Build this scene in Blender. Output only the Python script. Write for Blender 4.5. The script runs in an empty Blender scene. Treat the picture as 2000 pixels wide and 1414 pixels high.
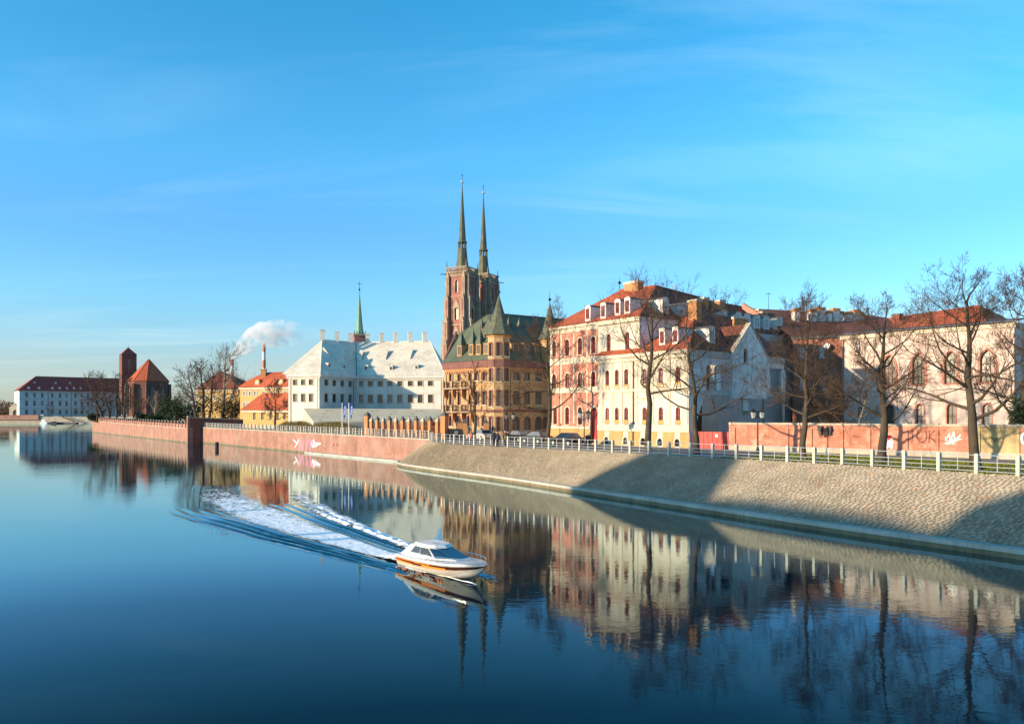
import bpy, math, random
import numpy as np
from mathutils import Vector, Matrix
from mathutils.geometry import tessellate_polygon

scene = bpy.context.scene
COL = scene.collection
R = math.radians

# ------------------------------------------------------------------ camera
CAMH, F, CX, HY = 7.0, 1550.0, 1000.0, 812.0
cam_data = bpy.data.cameras.new("camera")
cam = bpy.data.objects.new("camera", cam_data)
COL.objects.link(cam)
cam.location = (0, 0, CAMH)
cam.rotation_euler = (R(90), 0, 0)
cam_data.sensor_width = 36.0
cam_data.lens = 36.0 * F / 2000.0
cam_data.shift_y = (HY - 707.0) / 2000.0
cam_data.clip_end = 30000
scene.camera = cam

# ------------------------------------------------------------------ light
SUN_EL = R(11.5)
SX, SY = -0.9023, -0.4311                      # horizontal direction towards the sun
world = bpy.data.worlds.new("World")
scene.world = world
world.use_nodes = True
wn, wl = world.node_tree.nodes, world.node_tree.links
wn.clear()
w_out = wn.new("ShaderNodeOutputWorld")
w_bg = wn.new("ShaderNodeBackground")
w_bg.inputs["Strength"].default_value = 0.15
sky = wn.new("ShaderNodeTexSky")
sky.sky_type = 'NISHITA'
sky.sun_disc = False
sky.sun_elevation = SUN_EL
sky.sun_rotation = math.atan2(SX, SY)
sky.air_density = 1.0
sky.dust_density = 0.4
sky.ozone_density = 3.0
# clear winter azure: the whole dome tinted evenly, thin cirrus streaks mixed in
tint = wn.new("ShaderNodeMix"); tint.data_type = 'RGBA'; tint.blend_type = 'MULTIPLY'
tint.inputs[0].default_value = 1.0
wl.new(sky.outputs[0], tint.inputs[6])
tc = wn.new("ShaderNodeTexCoord")
sep = wn.new("ShaderNodeSeparateXYZ"); wl.new(tc.outputs["Generated"], sep.inputs[0])
tr_ = wn.new("ShaderNodeValToRGB"); wl.new(sep.outputs[2], tr_.inputs[0])   # pale winter air near the horizon, azure above
te = tr_.color_ramp.elements
te[0].position = 0.0; te[0].color = (0.38, 0.42, 0.58, 1); te[1].position = 0.46; te[1].color = (0.17, 0.69, 0.77, 1)
for z_, c_ in ((0.06,(0.445,0.46,0.53)),(0.14,(0.38,0.585,0.66)),(0.22,(0.33,0.585,0.76)),(0.30,(0.305,0.70,0.79))):
    q_ = te.new(z_); q_.color = (*c_, 1)
t2_ = wn.new("ShaderNodeVectorMath"); t2_.operation = 'SCALE'; t2_.inputs[3].default_value = 1.6; wl.new(tr_.outputs[0], t2_.inputs[0]); wl.new(t2_.outputs[0], tint.inputs[7])
zc = wn.new("ShaderNodeMath"); zc.operation = 'MAXIMUM'; zc.inputs[1].default_value = 0.02
wl.new(sep.outputs[2], zc.inputs[0])
zz = wn.new("ShaderNodeMath"); zz.operation = 'ADD'; zz.inputs[1].default_value = 0.12
wl.new(zc.outputs[0], zz.inputs[0])
dx = wn.new("ShaderNodeMath"); dx.operation = 'DIVIDE'; wl.new(sep.outputs[0], dx.inputs[0]); wl.new(zz.outputs[0], dx.inputs[1])
dy = wn.new("ShaderNodeMath"); dy.operation = 'DIVIDE'; wl.new(sep.outputs[1], dy.inputs[0]); wl.new(zz.outputs[0], dy.inputs[1])
cmb = wn.new("ShaderNodeCombineXYZ"); wl.new(dx.outputs[0], cmb.inputs[0]); wl.new(dy.outputs[0], cmb.inputs[1])
mp = wn.new("ShaderNodeMapping")
mp.inputs["Rotation"].default_value = (0, 0, R(-14)); mp.inputs["Scale"].default_value = (0.42, 1.75, 1)
mp.inputs["Location"].default_value = (0.35, 0.75, 0)
wl.new(cmb.outputs[0], mp.inputs[0])
n1 = wn.new("ShaderNodeTexNoise"); n1.inputs["Scale"].default_value = 1.1; n1.inputs["Detail"].default_value = 7
n1.inputs["Roughness"].default_value = 0.56; n1.inputs["Distortion"].default_value = 0.7
wl.new(mp.outputs[0], n1.inputs["Vector"])
n2 = wn.new("ShaderNodeTexNoise"); n2.inputs["Scale"].default_value = 0.55; n2.inputs["Detail"].default_value = 2
wl.new(cmb.outputs[0], n2.inputs["Vector"])
cr = wn.new("ShaderNodeMapRange"); cr.inputs[1].default_value = 0.46; cr.inputs[2].default_value = 0.78
cr.inputs[3].default_value = 0.0; cr.inputs[4].default_value = 0.42
wl.new(n1.outputs[0], cr.inputs[0])
cr2 = wn.new("ShaderNodeMapRange"); cr2.inputs[1].default_value = 0.40; cr2.inputs[2].default_value = 0.66
wl.new(n2.outputs[0], cr2.inputs[0])
cm = wn.new("ShaderNodeMath"); cm.operation = 'MULTIPLY'; wl.new(cr.outputs[0], cm.inputs[0]); wl.new(cr2.outputs[0], cm.inputs[1])
cirrus = wn.new("ShaderNodeMix"); cirrus.data_type = 'RGBA'
cirrus.inputs[7].default_value = (3.3, 4.4, 4.7, 1)
wl.new(cm.outputs[0], cirrus.inputs[0]); wl.new(tint.outputs[2], cirrus.inputs[6])
wl.new(cirrus.outputs[2], w_bg.inputs[0]); wl.new(w_bg.outputs[0], w_out.inputs[0])

sun_data = bpy.data.lights.new("sun", 'SUN')
sun_data.energy = 4.6
sun_data.color = (1.0, 0.785, 0.53)
sun_data.angle = R(0.8)
sun = bpy.data.objects.new("sun", sun_data)
COL.objects.link(sun)
ldir = Vector((-SX * math.cos(SUN_EL), -SY * math.cos(SUN_EL), -math.sin(SUN_EL)))
sun.rotation_euler = ldir.to_track_quat('-Z', 'Y').to_euler()
sun.location = (-60, -40, 60)

scene.view_settings.view_transform = 'Standard'
scene.view_settings.look = 'None'
scene.view_settings.exposure = 0.85
scene.view_settings.gamma = 1.0
scene.cycles.max_bounces = 8
scene.cycles.volume_bounces = 6

# ------------------------------------------------------------------ helpers
def at(x, y, D):
    """photo pixel at a known distance -> point of the place"""
    return Vector(((x - CX) / F * D, D, CAMH + (HY - y) / F * D))
def onz(x, y, z):
    D = (CAMH - z) * F / (y - HY)
    return Vector(((x - CX) / F * D, D, z))
def g2(x, D):
    return ((x - CX) / F * D, D)

class MB:
    def __init__(s):
        s.v, s.f, s.m, s.mats = [], [], [], []
    def mi(s, mat):
        if mat not in s.mats: s.mats.append(mat)
        return s.mats.index(mat)
    def poly(s, pts, mat):
        n = len(s.v); s.v.extend([tuple(p) for p in pts]); s.f.append(tuple(range(n, n + len(pts)))); s.m.append(s.mi(mat))
    def quad(s, a, b, c, d, mat): s.poly((a, b, c, d), mat)
    def prism(s, pts, d, mat, matside=None, cap0=True, cap1=True):
        """extrude polygon pts along vector d"""
        d = Vector(d); P0 = [Vector(p) for p in pts]; P1 = [p + d for p in P0]; n = len(pts)
        if cap0: s.poly(P0[::-1], mat)
        if cap1: s.poly(P1, mat)
        for i in range(n):
            j = (i + 1) % n
            s.poly((P0[i], P0[j], P1[j], P1[i]), matside or mat)
    def box(s, c0, c1, mat, M=None, skip=''):
        x0, y0, z0 = c0; x1, y1, z1 = c1
        p = [Vector(q) for q in ((x0,y0,z0),(x1,y0,z0),(x1,y1,z0),(x0,y1,z0),(x0,y0,z1),(x1,y0,z1),(x1,y1,z1),(x0,y1,z1))]
        if M is not None: p = [M @ q for q in p]
        for k, (a,b,c,d) in {'b':(3,2,1,0),'t':(4,5,6,7),'f':(0,1,5,4),'k':(2,3,7,6),'l':(3,0,4,7),'r':(1,2,6,5)}.items():
            if k not in skip: s.quad(p[a],p[b],p[c],p[d],mat)
    def tube(s, pts, rad, mat, n=6, cap=True):
        pts = [Vector(p) for p in pts]
        if not hasattr(rad, '__len__'): rad = [rad] * len(pts)
        base = len(s.v); k = s.mi(mat)
        d0 = (pts[1] - pts[0]).normalized()
        ref = Vector((0,0,1)) if abs(d0.z) < 0.9 else Vector((1,0,0))
        for i, p in enumerate(pts):
            d = (pts[min(i+1, len(pts)-1)] - pts[max(i-1, 0)])
            d = d.normalized() if d.length > 1e-9 else d0
            a = d.cross(ref); a = a.normalized() if a.length > 1e-6 else Vector((1,0,0))
            b = a.cross(d)
            for j in range(n):
                t = 2*math.pi*j/n
                s.v.append(tuple(p + (a*math.cos(t) + b*math.sin(t))*rad[i]))
        for i in range(len(pts)-1):
            for j in range(n):
                q = (j+1) % n
                s.f.append((base+i*n+j, base+i*n+q, base+(i+1)*n+q, base+(i+1)*n+j)); s.m.append(k)
        if cap:
            s.f.append(tuple(base+j for j in range(n))[::-1]); s.m.append(k)
            s.f.append(tuple(base+(len(pts)-1)*n+j for j in range(n))); s.m.append(k)
    def lathe(s, c, prof, mat, n=12, rot=0.0):
        """prof: list of (r,z) from bottom to top"""
        c = Vector(c); base = len(s.v); k = s.mi(mat)
        for r, z in prof:
            for j in range(n):
                t = rot + 2*math.pi*j/n
                s.v.append((c.x + r*math.cos(t), c.y + r*math.sin(t), c.z + z))
        for i in range(len(prof)-1):
            for j in range(n):
                q = (j+1) % n
                s.f.append((base+i*n+j, base+i*n+q, base+(i+1)*n+q, base+(i+1)*n+j)); s.m.append(k)
        s.f.append(tuple(base+j for j in range(n))[::-1]); s.m.append(k)
        s.f.append(tuple(base+(len(prof)-1)*n+j for j in range(n))); s.m.append(k)
    def ball(s, c, r, mat, n=8, sz=1.0):
        prof = [(max(1e-4, r*math.sin(math.pi*i/n)), -r*sz*math.cos(math.pi*i/n)) for i in range(n+1)]
        s.lathe(c, prof, mat, n)
    def weld(s):
        key, mp, nv = {}, [], []
        for p in s.v:
            k = (round(p[0],4), round(p[1],4), round(p[2],4))
            if k not in key: key[k] = len(nv); nv.append(p)
            mp.append(key[k])
        F2, M2 = [], []
        for f, m in zip(s.f, s.m):
            g = []
            for i in f:
                if mp[i] not in g: g.append(mp[i])
            if len(g) > 2: F2.append(tuple(g)); M2.append(m)
        s.v, s.f, s.m = nv, F2, M2
    def mesh(s, name, origin=(0,0,0), uv=True, smooth=False):
        if smooth: s.weld()
        me = bpy.data.meshes.new(name)
        V = np.array(s.v, dtype=float).reshape(-1, 3) - np.array(origin, dtype=float)
        me.from_pydata(V.tolist(), [], s.f)
        for m in s.mats: me.materials.append(m)
        me.polygons.foreach_set("material_index", s.m)
        if smooth: me.polygons.foreach_set("use_smooth", [True]*len(s.f))
        me.update()
        if uv:
            lay = me.uv_layers.new(name="UVMap")
            npoly = len(me.polygons)
            nor = np.empty(npoly*3); me.polygons.foreach_get("normal", nor); nor = nor.reshape(-1,3)
            tot = np.empty(npoly, dtype=np.int64); me.polygons.foreach_get("loop_total", tot)
            lv = np.empty(len(me.loops), dtype=np.int64); me.loops.foreach_get("vertex_index", lv)
            N = np.repeat(nor, tot, axis=0)
            U = np.stack([-N[:,1], N[:,0], np.zeros(len(N))], 1)
            L = np.linalg.norm(U, axis=1); flat = L < 1e-3
            U[flat] = (1,0,0); L[flat] = 1; U /= L[:,None]
            W = np.cross(N, U); W[flat] = (0,1,0)
            pw = np.array(s.v).reshape(-1,3)[lv]
            uvs = np.stack([(pw*U).sum(1), (pw*W).sum(1)], 1)
            lay.data.foreach_set("uv", uvs.ravel())
        return me

ORG = {}
def wpos(o): return ORG[o.name]
def thing(name, label, cat, loc, group=None, rotz=0.0):
    o = bpy.data.objects.new(name, None); COL.objects.link(o)
    o.empty_display_size = 0.3
    o.location = loc; o.rotation_euler = (0,0,rotz); ORG[o.name] = Vector(loc)
    o["label"] = label; o["category"] = cat
    if group: o["group"] = group
    return o
def part(name, mb, parent, label=None, uv=True, smooth=False, kind=None):
    """mesh given in world coordinates, child of an unrotated thing / part"""
    o = bpy.data.objects.new(name, mb.mesh(name, wpos(parent), uv, smooth)); COL.objects.link(o)
    o.parent = parent; ORG[o.name] = wpos(parent)
    if label: o["label"] = label
    if kind: o["kind"] = kind
    return o
def link(name, me, parent, loc=(0,0,0), rotz=0.0, scale=None, label=None):
    o = bpy.data.objects.new(name, me); COL.objects.link(o)
    o.parent = parent; o.location = loc; o.rotation_euler = (0,0,rotz)
    if scale: o.scale = scale
    if label: o["label"] = label
    return o
def top(name, mb, label, cat, loc, group=None, uv=True, smooth=False, kind=None):
    o = bpy.data.objects.new(name, mb.mesh(name, loc, uv, smooth)); COL.objects.link(o)
    o.location = loc; ORG[o.name] = Vector(loc)
    if label: o["label"] = label
    if cat: o["category"] = cat
    if group: o["group"] = group
    if kind: o["kind"] = kind
    return o
def struct(name, mb, loc=(0,0,0), uv=True, smooth=False, label=None):
    o = top(name, mb, label, None, loc, None, uv, smooth, 'structure')
    return o

# ------------------------------------------------------------------ materials
def nodes(name):
    m = bpy.data.materials.new(name); m.use_nodes = True
    nt = m.node_tree; b = nt.nodes["Principled BSDF"]
    return m, nt.nodes, nt.links, b
def ramp_mix(N, L, fac, a, b):
    x = N.new("ShaderNodeMix"); x.data_type = 'RGBA'
    x.inputs[6].default_value = (*a, 1); x.inputs[7].default_value = (*b, 1)
    if fac is not None: L.new(fac, x.inputs[0])
    return x
def noise(N, L, vec, scale, detail=4, rough=0.6):
    n = N.new("ShaderNodeTexNoise"); n.inputs["Scale"].default_value = scale
    n.inputs["Detail"].default_value = detail; n.inputs["Roughness"].default_value = rough
    if vec is not None: L.new(vec, n.inputs["Vector"])
    return n
def mrange(N, L, src, a, b, c=0.0, d=1.0):
    r = N.new("ShaderNodeMapRange"); r.inputs[1].default_value = a; r.inputs[2].default_value = b
    r.inputs[3].default_value = c; r.inputs[4].default_value = d; L.new(src, r.inputs[0]); return r
def dirt_layers(N, L, col_out, amount, streak=True, scale=0.35):
    """weathering: broad stains and vertical rain streaks, multiplied over a colour"""
    g = N.new("ShaderNodeNewGeometry")
    a = noise(N, L, g.outputs["Position"], scale, 6, 0.65)
    r = mrange(N, L, a.outputs[0], 0.35, 0.7, 1.0 - amount, 1.0 + amount*0.35)
    m = N.new("ShaderNodeMix"); m.data_type = 'RGBA'; m.blend_type = 'MULTIPLY'; m.inputs[0].default_value = 1
    L.new(col_out, m.inputs[6]); L.new(r.outputs[0], m.inputs[7])
    out = m.outputs[2]
    if streak:
        mp = N.new("ShaderNodeMapping"); mp.inputs["Scale"].default_value = (2.2, 2.2, 0.16)
        L.new(g.outputs["Position"], mp.inputs[0])
        s = noise(N, L, mp.outputs[0], 1.0, 3, 0.6)
        r2 = mrange(N, L, s.outputs[0], 0.5, 0.75, 1.0, 1.0 - amount)
        m2 = N.new("ShaderNodeMix"); m2.data_type = 'RGBA'; m2.blend_type = 'MULTIPLY'; m2.inputs[0].default_value = 1
        L.new(out, m2.inputs[6]); L.new(r2.outputs[0], m2.inputs[7]); out = m2.outputs[2]
    return out
def plain(name, col, rough=0.85, dirt=0.12, streak=True, bump=0.0, bscale=8, metal=0.0, spec=0.3, scale=0.35):
    m, N, L, b = nodes(name)
    b.inputs["Roughness"].default_value = rough; b.inputs["Metallic"].default_value = metal
    b.inputs["Specular IOR Level"].default_value = spec
    rgb = N.new("ShaderNodeRGB"); rgb.outputs[0].default_value = (*col, 1)
    out = rgb.outputs[0]
    if dirt > 0: out = dirt_layers(N, L, out, dirt, streak, scale)
    L.new(out, b.inputs["Base Color"])
    if bump > 0:
        g = N.new("ShaderNodeNewGeometry"); n = noise(N, L, g.outputs["Position"], bscale, 5)
        bp = N.new("ShaderNodeBump"); bp.inputs["Strength"].default_value = bump; bp.inputs["Distance"].default_value = 0.05
        L.new(n.outputs[0], bp.inputs["Height"]); L.new(bp.outputs[0], b.inputs["Normal"])
    return m
def brickmat(name, c1, c2, mortar, bw=0.26, rh=0.09, ms=0.012, dirt=0.18, rough=0.9, bump=0.3, off=0.5, blotch=None):
    m, N, L, b = nodes(name)
    b.inputs["Roughness"].default_value = rough; b.inputs["Specular IOR Level"].default_value = 0.25
    uv = N.new("ShaderNodeUVMap"); uv.uv_map = "UVMap"
    t = N.new("ShaderNodeTexBrick"); L.new(uv.outputs[0], t.inputs[0])
    t.inputs["Color1"].default_value = (*c1, 1); t.inputs["Color2"].default_value = (*c2, 1); t.inputs["Mortar"].default_value = (*mortar, 1)
    t.inputs["Scale"].default_value = 1.0; t.inputs["Brick Width"].default_value = bw; t.inputs["Row Height"].default_value = rh
    t.inputs["Mortar Size"].default_value = ms; t.inputs["Mortar Smooth"].default_value = 0.3; t.offset = off
    out = t.outputs[0]
    if blotch:
        g = N.new("ShaderNodeNewGeometry"); n = noise(N, L, g.outputs["Position"], blotch[1], 6, 0.7)
        r = mrange(N, L, n.outputs[0], 0.48, 0.68)
        x = ramp_mix(N, L, r.outputs[0], (1,1,1), blotch[0]); L.new(out, x.inputs[6]); out = x.outputs[2]
    out = dirt_layers(N, L, out, dirt)
    L.new(out, b.inputs["Base Color"])
    bp = N.new("ShaderNodeBump"); bp.inputs["Strength"].default_value = bump; bp.inputs["Distance"].default_value = 0.03; bp.invert = True
    L.new(t.outputs[1], bp.inputs["Height"]); L.new(bp.outputs[0], b.inputs["Normal"])
    return m
def glassmat(name, col, rough=0.08, spec=0.6, tone=0.6):
    m, N, L, b = nodes(name)
    g = N.new("ShaderNodeNewGeometry"); n = noise(N, L, g.outputs["Position"], 0.7, 2)
    r = mrange(N, L, n.outputs[0], 0.3, 0.7)
    x = ramp_mix(N, L, r.outputs[0], tuple(c*(1-tone) for c in col), tuple(c*(1+tone) for c in col))
    oi = N.new("ShaderNodeObjectInfo"); rc = mrange(N, L, oi.outputs["Random"], 0.62, 0.8, 0.0, 0.75)   # some panes have pale curtains behind
    y = ramp_mix(N, L, rc.outputs[0], (0,0,0), tuple(min(.5, c*1.5+.16) for c in col)); L.new(x.outputs[2], y.inputs[6])
    L.new(y.outputs[2], b.inputs["Base Color"])
    b.inputs["Roughness"].default_value = rough; b.inputs["Specular IOR Level"].default_value = spec
    return m
def tonemat(name, ca, cb, rough=0.9, bump=0.25, bscale=14, attr="tone"):
    """colour picked per piece from the mesh attribute 'tone' or per object"""
    m, N, L, b = nodes(name)
    b.inputs["Roughness"].default_value = rough; b.inputs["Specular IOR Level"].default_value = 0.25
    a = N.new("ShaderNodeAttribute"); a.attribute_name = attr
    g = N.new("ShaderNodeNewGeometry"); n = noise(N, L, g.outputs["Position"], 3.0, 5, 0.7)
    mx = N.new("ShaderNodeMath"); mx.operation = 'MULTIPLY_ADD'; mx.inputs[1].default_value = 0.5; mx.inputs[2].default_value = -0.25
    L.new(n.outputs[0], mx.inputs[0])
    ad = N.new("ShaderNodeMath"); ad.operation = 'ADD'; ad.use_clamp = True; L.new(a.outputs["Fac"], ad.inputs[0]); L.new(mx.outputs[0], ad.inputs[1])
    cr = N.new("ShaderNodeValToRGB"); e = cr.color_ramp.elements
    e[0].color = (*ca[0], 1); e[0].position = 0; e[1].color = (*ca[-1], 1); e[1].position = 1
    for i, c in enumerate(ca[1:-1]):
        k = e.new((i+1)/(len(ca)-1)); k.color = (*c, 1)
    L.new(ad.outputs[0], cr.inputs[0])
    out = dirt_layers(N, L, cr.outputs[0], cb, False, 0.5)
    L.new(out, b.inputs["Base Color"])
    n2 = noise(N, L, g.outputs["Position"], bscale, 4)
    bp = N.new("ShaderNodeBump"); bp.inputs["Strength"].default_value = bump; bp.inputs["Distance"].default_value = 0.03
    L.new(n2.outputs[0], bp.inputs["Height"]); L.new(bp.outputs[0], b.inputs["Normal"])
    return m

M = {}
M['white_plaster'] = plain('white_plaster', (0.76, 0.72, 0.66), 0.9, 0.24)
M['museum_plaster'] = plain('museum_plaster', (0.66, 0.62, 0.55), 0.9, 0.16)
M['cream_plaster'] = plain('cream_plaster', (0.62, 0.56, 0.45), 0.9, 0.24, bump=0.1)
M['white_trim'] = plain('white_trim', (0.60, 0.51, 0.39), 0.8, 0.10)
M['grey_trim'] = plain('grey_trim', (0.48, 0.46, 0.42), 0.85, 0.12)
M['ochre_plinth'] = plain('ochre_plinth', (0.46, 0.29, 0.12), 0.9, 0.18, bump=0.1)
M['yellow_plaster'] = plain('yellow_plaster', (0.54, 0.345, 0.13), 0.9, 0.14)
M['pink_plaster'] = plain('pink_plaster', (0.70, 0.53, 0.44), 0.9, 0.25, bump=0.12)
M['red_plaster'] = plain('red_plaster', (0.55, 0.22, 0.155), 0.9, 0.24)
M['library_plaster'] = plain('library_plaster', (0.50, 0.56, 0.55), 0.9, 0.12)
M['red_brick'] = brickmat('red_brick', (0.34,0.105,0.065), (0.42,0.15,0.09), (0.36,0.22,0.16), dirt=0.22)
M['dark_brick'] = brickmat('dark_brick', (0.17,0.06,0.045), (0.22,0.08,0.055), (0.2,0.12,0.1), dirt=0.25)
M['church_brick'] = brickmat('church_brick', (0.34,0.115,0.095), (0.41,0.15,0.12), (0.34,0.2,0.16), dirt=0.3)
M['sandstone'] = plain('sandstone', (0.40, 0.295, 0.21), 0.9, 0.35, bump=0.3, bscale=3)
M['soot_stone'] = plain('soot_stone', (0.22, 0.17, 0.13), 0.95, 0.35, bump=0.3, bscale=3)
M['yellow_brick'] = brickmat('yellow_brick', (0.46,0.29,0.145), (0.52,0.345,0.19), (0.42,0.26,0.14), dirt=0.2)
M['purple_brick'] = brickmat('purple_brick', (0.20,0.085,0.075), (0.26,0.11,0.09), (0.2,0.12,0.1))
M['orange_brick'] = brickmat('orange_brick', (0.50,0.20,0.075), (0.58,0.27,0.11), (0.4,0.25,0.15))
M['wall_brick'] = brickmat('wall_brick', (0.49,0.15,0.09), (0.57,0.215,0.145), (0.52,0.28,0.21), bw=0.28, rh=0.1, dirt=0.24, blotch=((0.60,0.32,0.235),1.4))
M['quay_brick'] = brickmat('quay_brick', (0.33,0.155,0.115), (0.40,0.205,0.155), (0.39,0.26,0.21), bw=0.5, rh=0.16, dirt=0.30, blotch=((0.37,0.235,0.19),0.16))
M['coping'] = plain('coping', (0.46, 0.40, 0.31), 0.9, 0.25, bump=0.2)
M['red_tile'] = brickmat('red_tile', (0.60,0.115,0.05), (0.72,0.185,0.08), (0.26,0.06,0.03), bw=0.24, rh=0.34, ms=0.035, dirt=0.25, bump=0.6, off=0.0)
M['brown_tile'] = brickmat('brown_tile', (0.25,0.075,0.05), (0.34,0.105,0.065), (0.11,0.04,0.03), bw=0.24, rh=0.34, ms=0.035, dirt=0.32, bump=0.6, off=0.0)
M['dark_red_tile'] = brickmat('dark_red_tile', (0.35,0.075,0.06), (0.43,0.10,0.075), (0.1,0.03,0.03), bw=0.3, rh=0.4, ms=0.03, dirt=0.2, off=0.0)
M['white_tile'] = brickmat('white_tile', (0.80,0.70,0.55), (0.87,0.77,0.62), (0.50,0.45,0.37), bw=0.9, rh=0.42, ms=0.05, dirt=0.24, bump=0.7)
M['green_copper'] = brickmat('green_copper', (0.10,0.12,0.08), (0.125,0.145,0.095), (0.075,0.085,0.06), bw=0.6, rh=3.0, ms=0.04, dirt=0.2, off=0.0, rough=0.7)
M['pale_copper'] = plain('pale_copper', (0.20,0.36,0.25), 0.7, 0.3)
M['spire_copper'] = brickmat('spire_copper', (0.115,0.125,0.08), (0.145,0.15,0.10), (0.08,0.085,0.06), bw=0.9, rh=0.8, ms=0.05, dirt=0.3, rough=0.7)
M['slate'] = plain('slate', (0.10, 0.10, 0.105), 0.6, 0.2)
M['red_frame'] = plain('red_frame', (0.26, 0.045, 0.04), 0.6, 0.05, False)
M['white_frame'] = plain('white_frame', (0.70, 0.70, 0.68), 0.5, 0.05, False)
M['brown_frame'] = plain('brown_frame', (0.16, 0.10, 0.06), 0.6, 0.05, False)
M['dark_frame'] = plain('dark_frame', (0.05, 0.045, 0.04), 0.6, 0.05, False)
M['red_paint'] = plain('red_paint', (0.48, 0.06, 0.05), 0.5, 0.12)
M['glass'] = glassmat('glass', (0.022, 0.026, 0.032))
M['red_glass'] = glassmat('red_glass', (0.10, 0.035, 0.035), tone=0.8)
M['pale_glass'] = glassmat('pale_glass', (0.16, 0.17, 0.16), tone=0.5)
M['lead_glass'] = glassmat('lead_glass', (0.10, 0.095, 0.07), rough=0.25, tone=0.5)
M['concrete'] = plain('concrete', (0.44, 0.41, 0.36), 0.9, 0.22, bump=0.2)
M['post_concrete'] = plain('post_concrete', (0.50, 0.46, 0.38), 0.85, 0.15, bump=0.1)
M['wet_concrete'] = plain('wet_concrete', (0.20, 0.16, 0.09), 0.6, 0.4, bump=0.3)
M['roof_slab'] = plain('roof_slab', (0.66, 0.54, 0.37), 0.9, 0.12, False)
M['rail_steel'] = plain('rail_steel', (0.60, 0.60, 0.58), 0.4, 0.05, False, metal=0.6)
M['iron'] = plain('iron', (0.025, 0.025, 0.027), 0.5, 0.1, False)
M['rust_iron'] = plain('rust_iron', (0.16, 0.055, 0.03), 0.8, 0.2, False)
M['bark'] = plain('bark', (0.082, 0.062, 0.042), 0.95, 0.4, True, bump=0.7, bscale=6, scale=1.2)
M['twig'] = plain('twig', (0.085, 0.052, 0.034), 0.95, 0.2, False)
M['pale_bark'] = plain('pale_bark', (0.30, 0.25, 0.16), 0.95, 0.4, True, bump=0.4, bscale=6, scale=1.2)
M['pale_twig'] = plain('pale_twig', (0.20, 0.15, 0.095), 0.95, 0.2, False)
M['needle'] = plain('needle', (0.035, 0.055, 0.02), 0.9, 0.5, False, scale=1.0)
M['dry_grass'] = plain('dry_grass', (0.21, 0.16, 0.055), 0.95, 0.4, False, scale=1.5)
M['green_grass'] = plain('green_grass', (0.16, 0.17, 0.015), 0.95, 0.4, False, scale=1.0)
M['asphalt'] = plain('asphalt', (0.10, 0.095, 0.09), 0.95, 0.25, False, bump=0.2, bscale=20)
M['pavement'] = plain('pavement', (0.27, 0.23, 0.19), 0.95, 0.25, False, bump=0.15, bscale=10)
M['earth'] = plain('earth', (0.16, 0.13, 0.075), 0.95, 0.4, False, scale=0.1)
# ------------------------------------------------------------------ facades and windows
def shape(w, h, arch='r', n=8):
    """outline from bottom-left, counter-clockwise seen from outside; returns (x,z)"""
    r = {'r': 0.0, 's': 0.16*w, 'o': 0.5*w, 'p': 0.85*w}[arch]
    pts = [(-w/2, 0), (w/2, 0)]
    if arch == 'r': return pts + [(w/2, h), (-w/2, h)]
    if arch == 'p':
        k = n//2
        ri = [(w/2*(1-(i/k)**1.7), h-r+r*(i/k)**0.8) for i in range(k+1)]
        return pts + ri + [(-x, z) for x, z in ri[-2::-1]]
    for i in range(n+1):
        a = math.pi*i/n; pts.append((w/2*math.cos(a), h-r+r*math.sin(a)))
    return pts
WCACHE = {}
STY = {
 'red':   dict(frame='red_frame', pane='red_glass', sur='white_trim', sw=0.15, fw=0.09, mv=1, mh=(0.62,), sill=True),
 'redp':  dict(frame='red_frame', pane='red_glass', sur=None, sw=0, fw=0.09, mv=1, mh=(0.62,), sill=True),
 'base':  dict(frame='dark_frame', pane='glass', sur='white_trim', sw=0.16, fw=0.06, mv=2, mh=(0.5,), sill=False),
 'museum':dict(frame='brown_frame', pane='glass', sur='white_trim', sw=0.16, fw=0.08, mv=1, mh=(0.38,0.7), sill=True),
 'yb':    dict(frame='brown_frame', pane='pale_glass', sur='purple_brick', sw=0.16, fw=0.10, mv=1, mh=(0.66,), sill=True),
 'lib':   dict(frame='white_frame', pane='glass', sur='grey_trim', sw=0.25, fw=0.1, mv=1, mh=(0.5,), sill=True),
 'goth':  dict(frame='rust_iron', pane='lead_glass', sur='red_plaster', sw=0.28, fw=0.08, mv=2, mh=(0.25,0.5,0.72), sill=True),
 'goths': dict(frame='rust_iron', pane='lead_glass', sur='red_plaster', sw=0.16, fw=0.06, mv=1, mh=(0.5,), sill=True),
 'white': dict(frame='white_frame', pane='glass', sur=None, sw=0, fw=0.1, mv=1, mh=(0.6,), sill=True),
 'dorm':  dict(frame='white_frame', pane='pale_glass', sur=None, sw=0, fw=0.09, mv=1, mh=(0.6,), sill=False),
 'reddorm':dict(frame='red_frame', pane='red_glass', sur=None, sw=0, fw=0.08, mv=1, mh=(0.6,), sill=False),
 'cath':  dict(frame='sandstone', pane='lead_glass', sur='sandstone', sw=0.35, fw=0.2, mv=1, mh=(), sill=False),
 'brown': dict(frame='brown_frame', pane='lead_glass', sur=None, sw=0, fw=0.12, mv=1, mh=(0.6,), sill=True),
 'door':  dict(frame='red_frame', pane='red_paint', sur='white_trim', sw=0.18, fw=0.14, mv=1, mh=(0.62,), sill=False),
}
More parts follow.
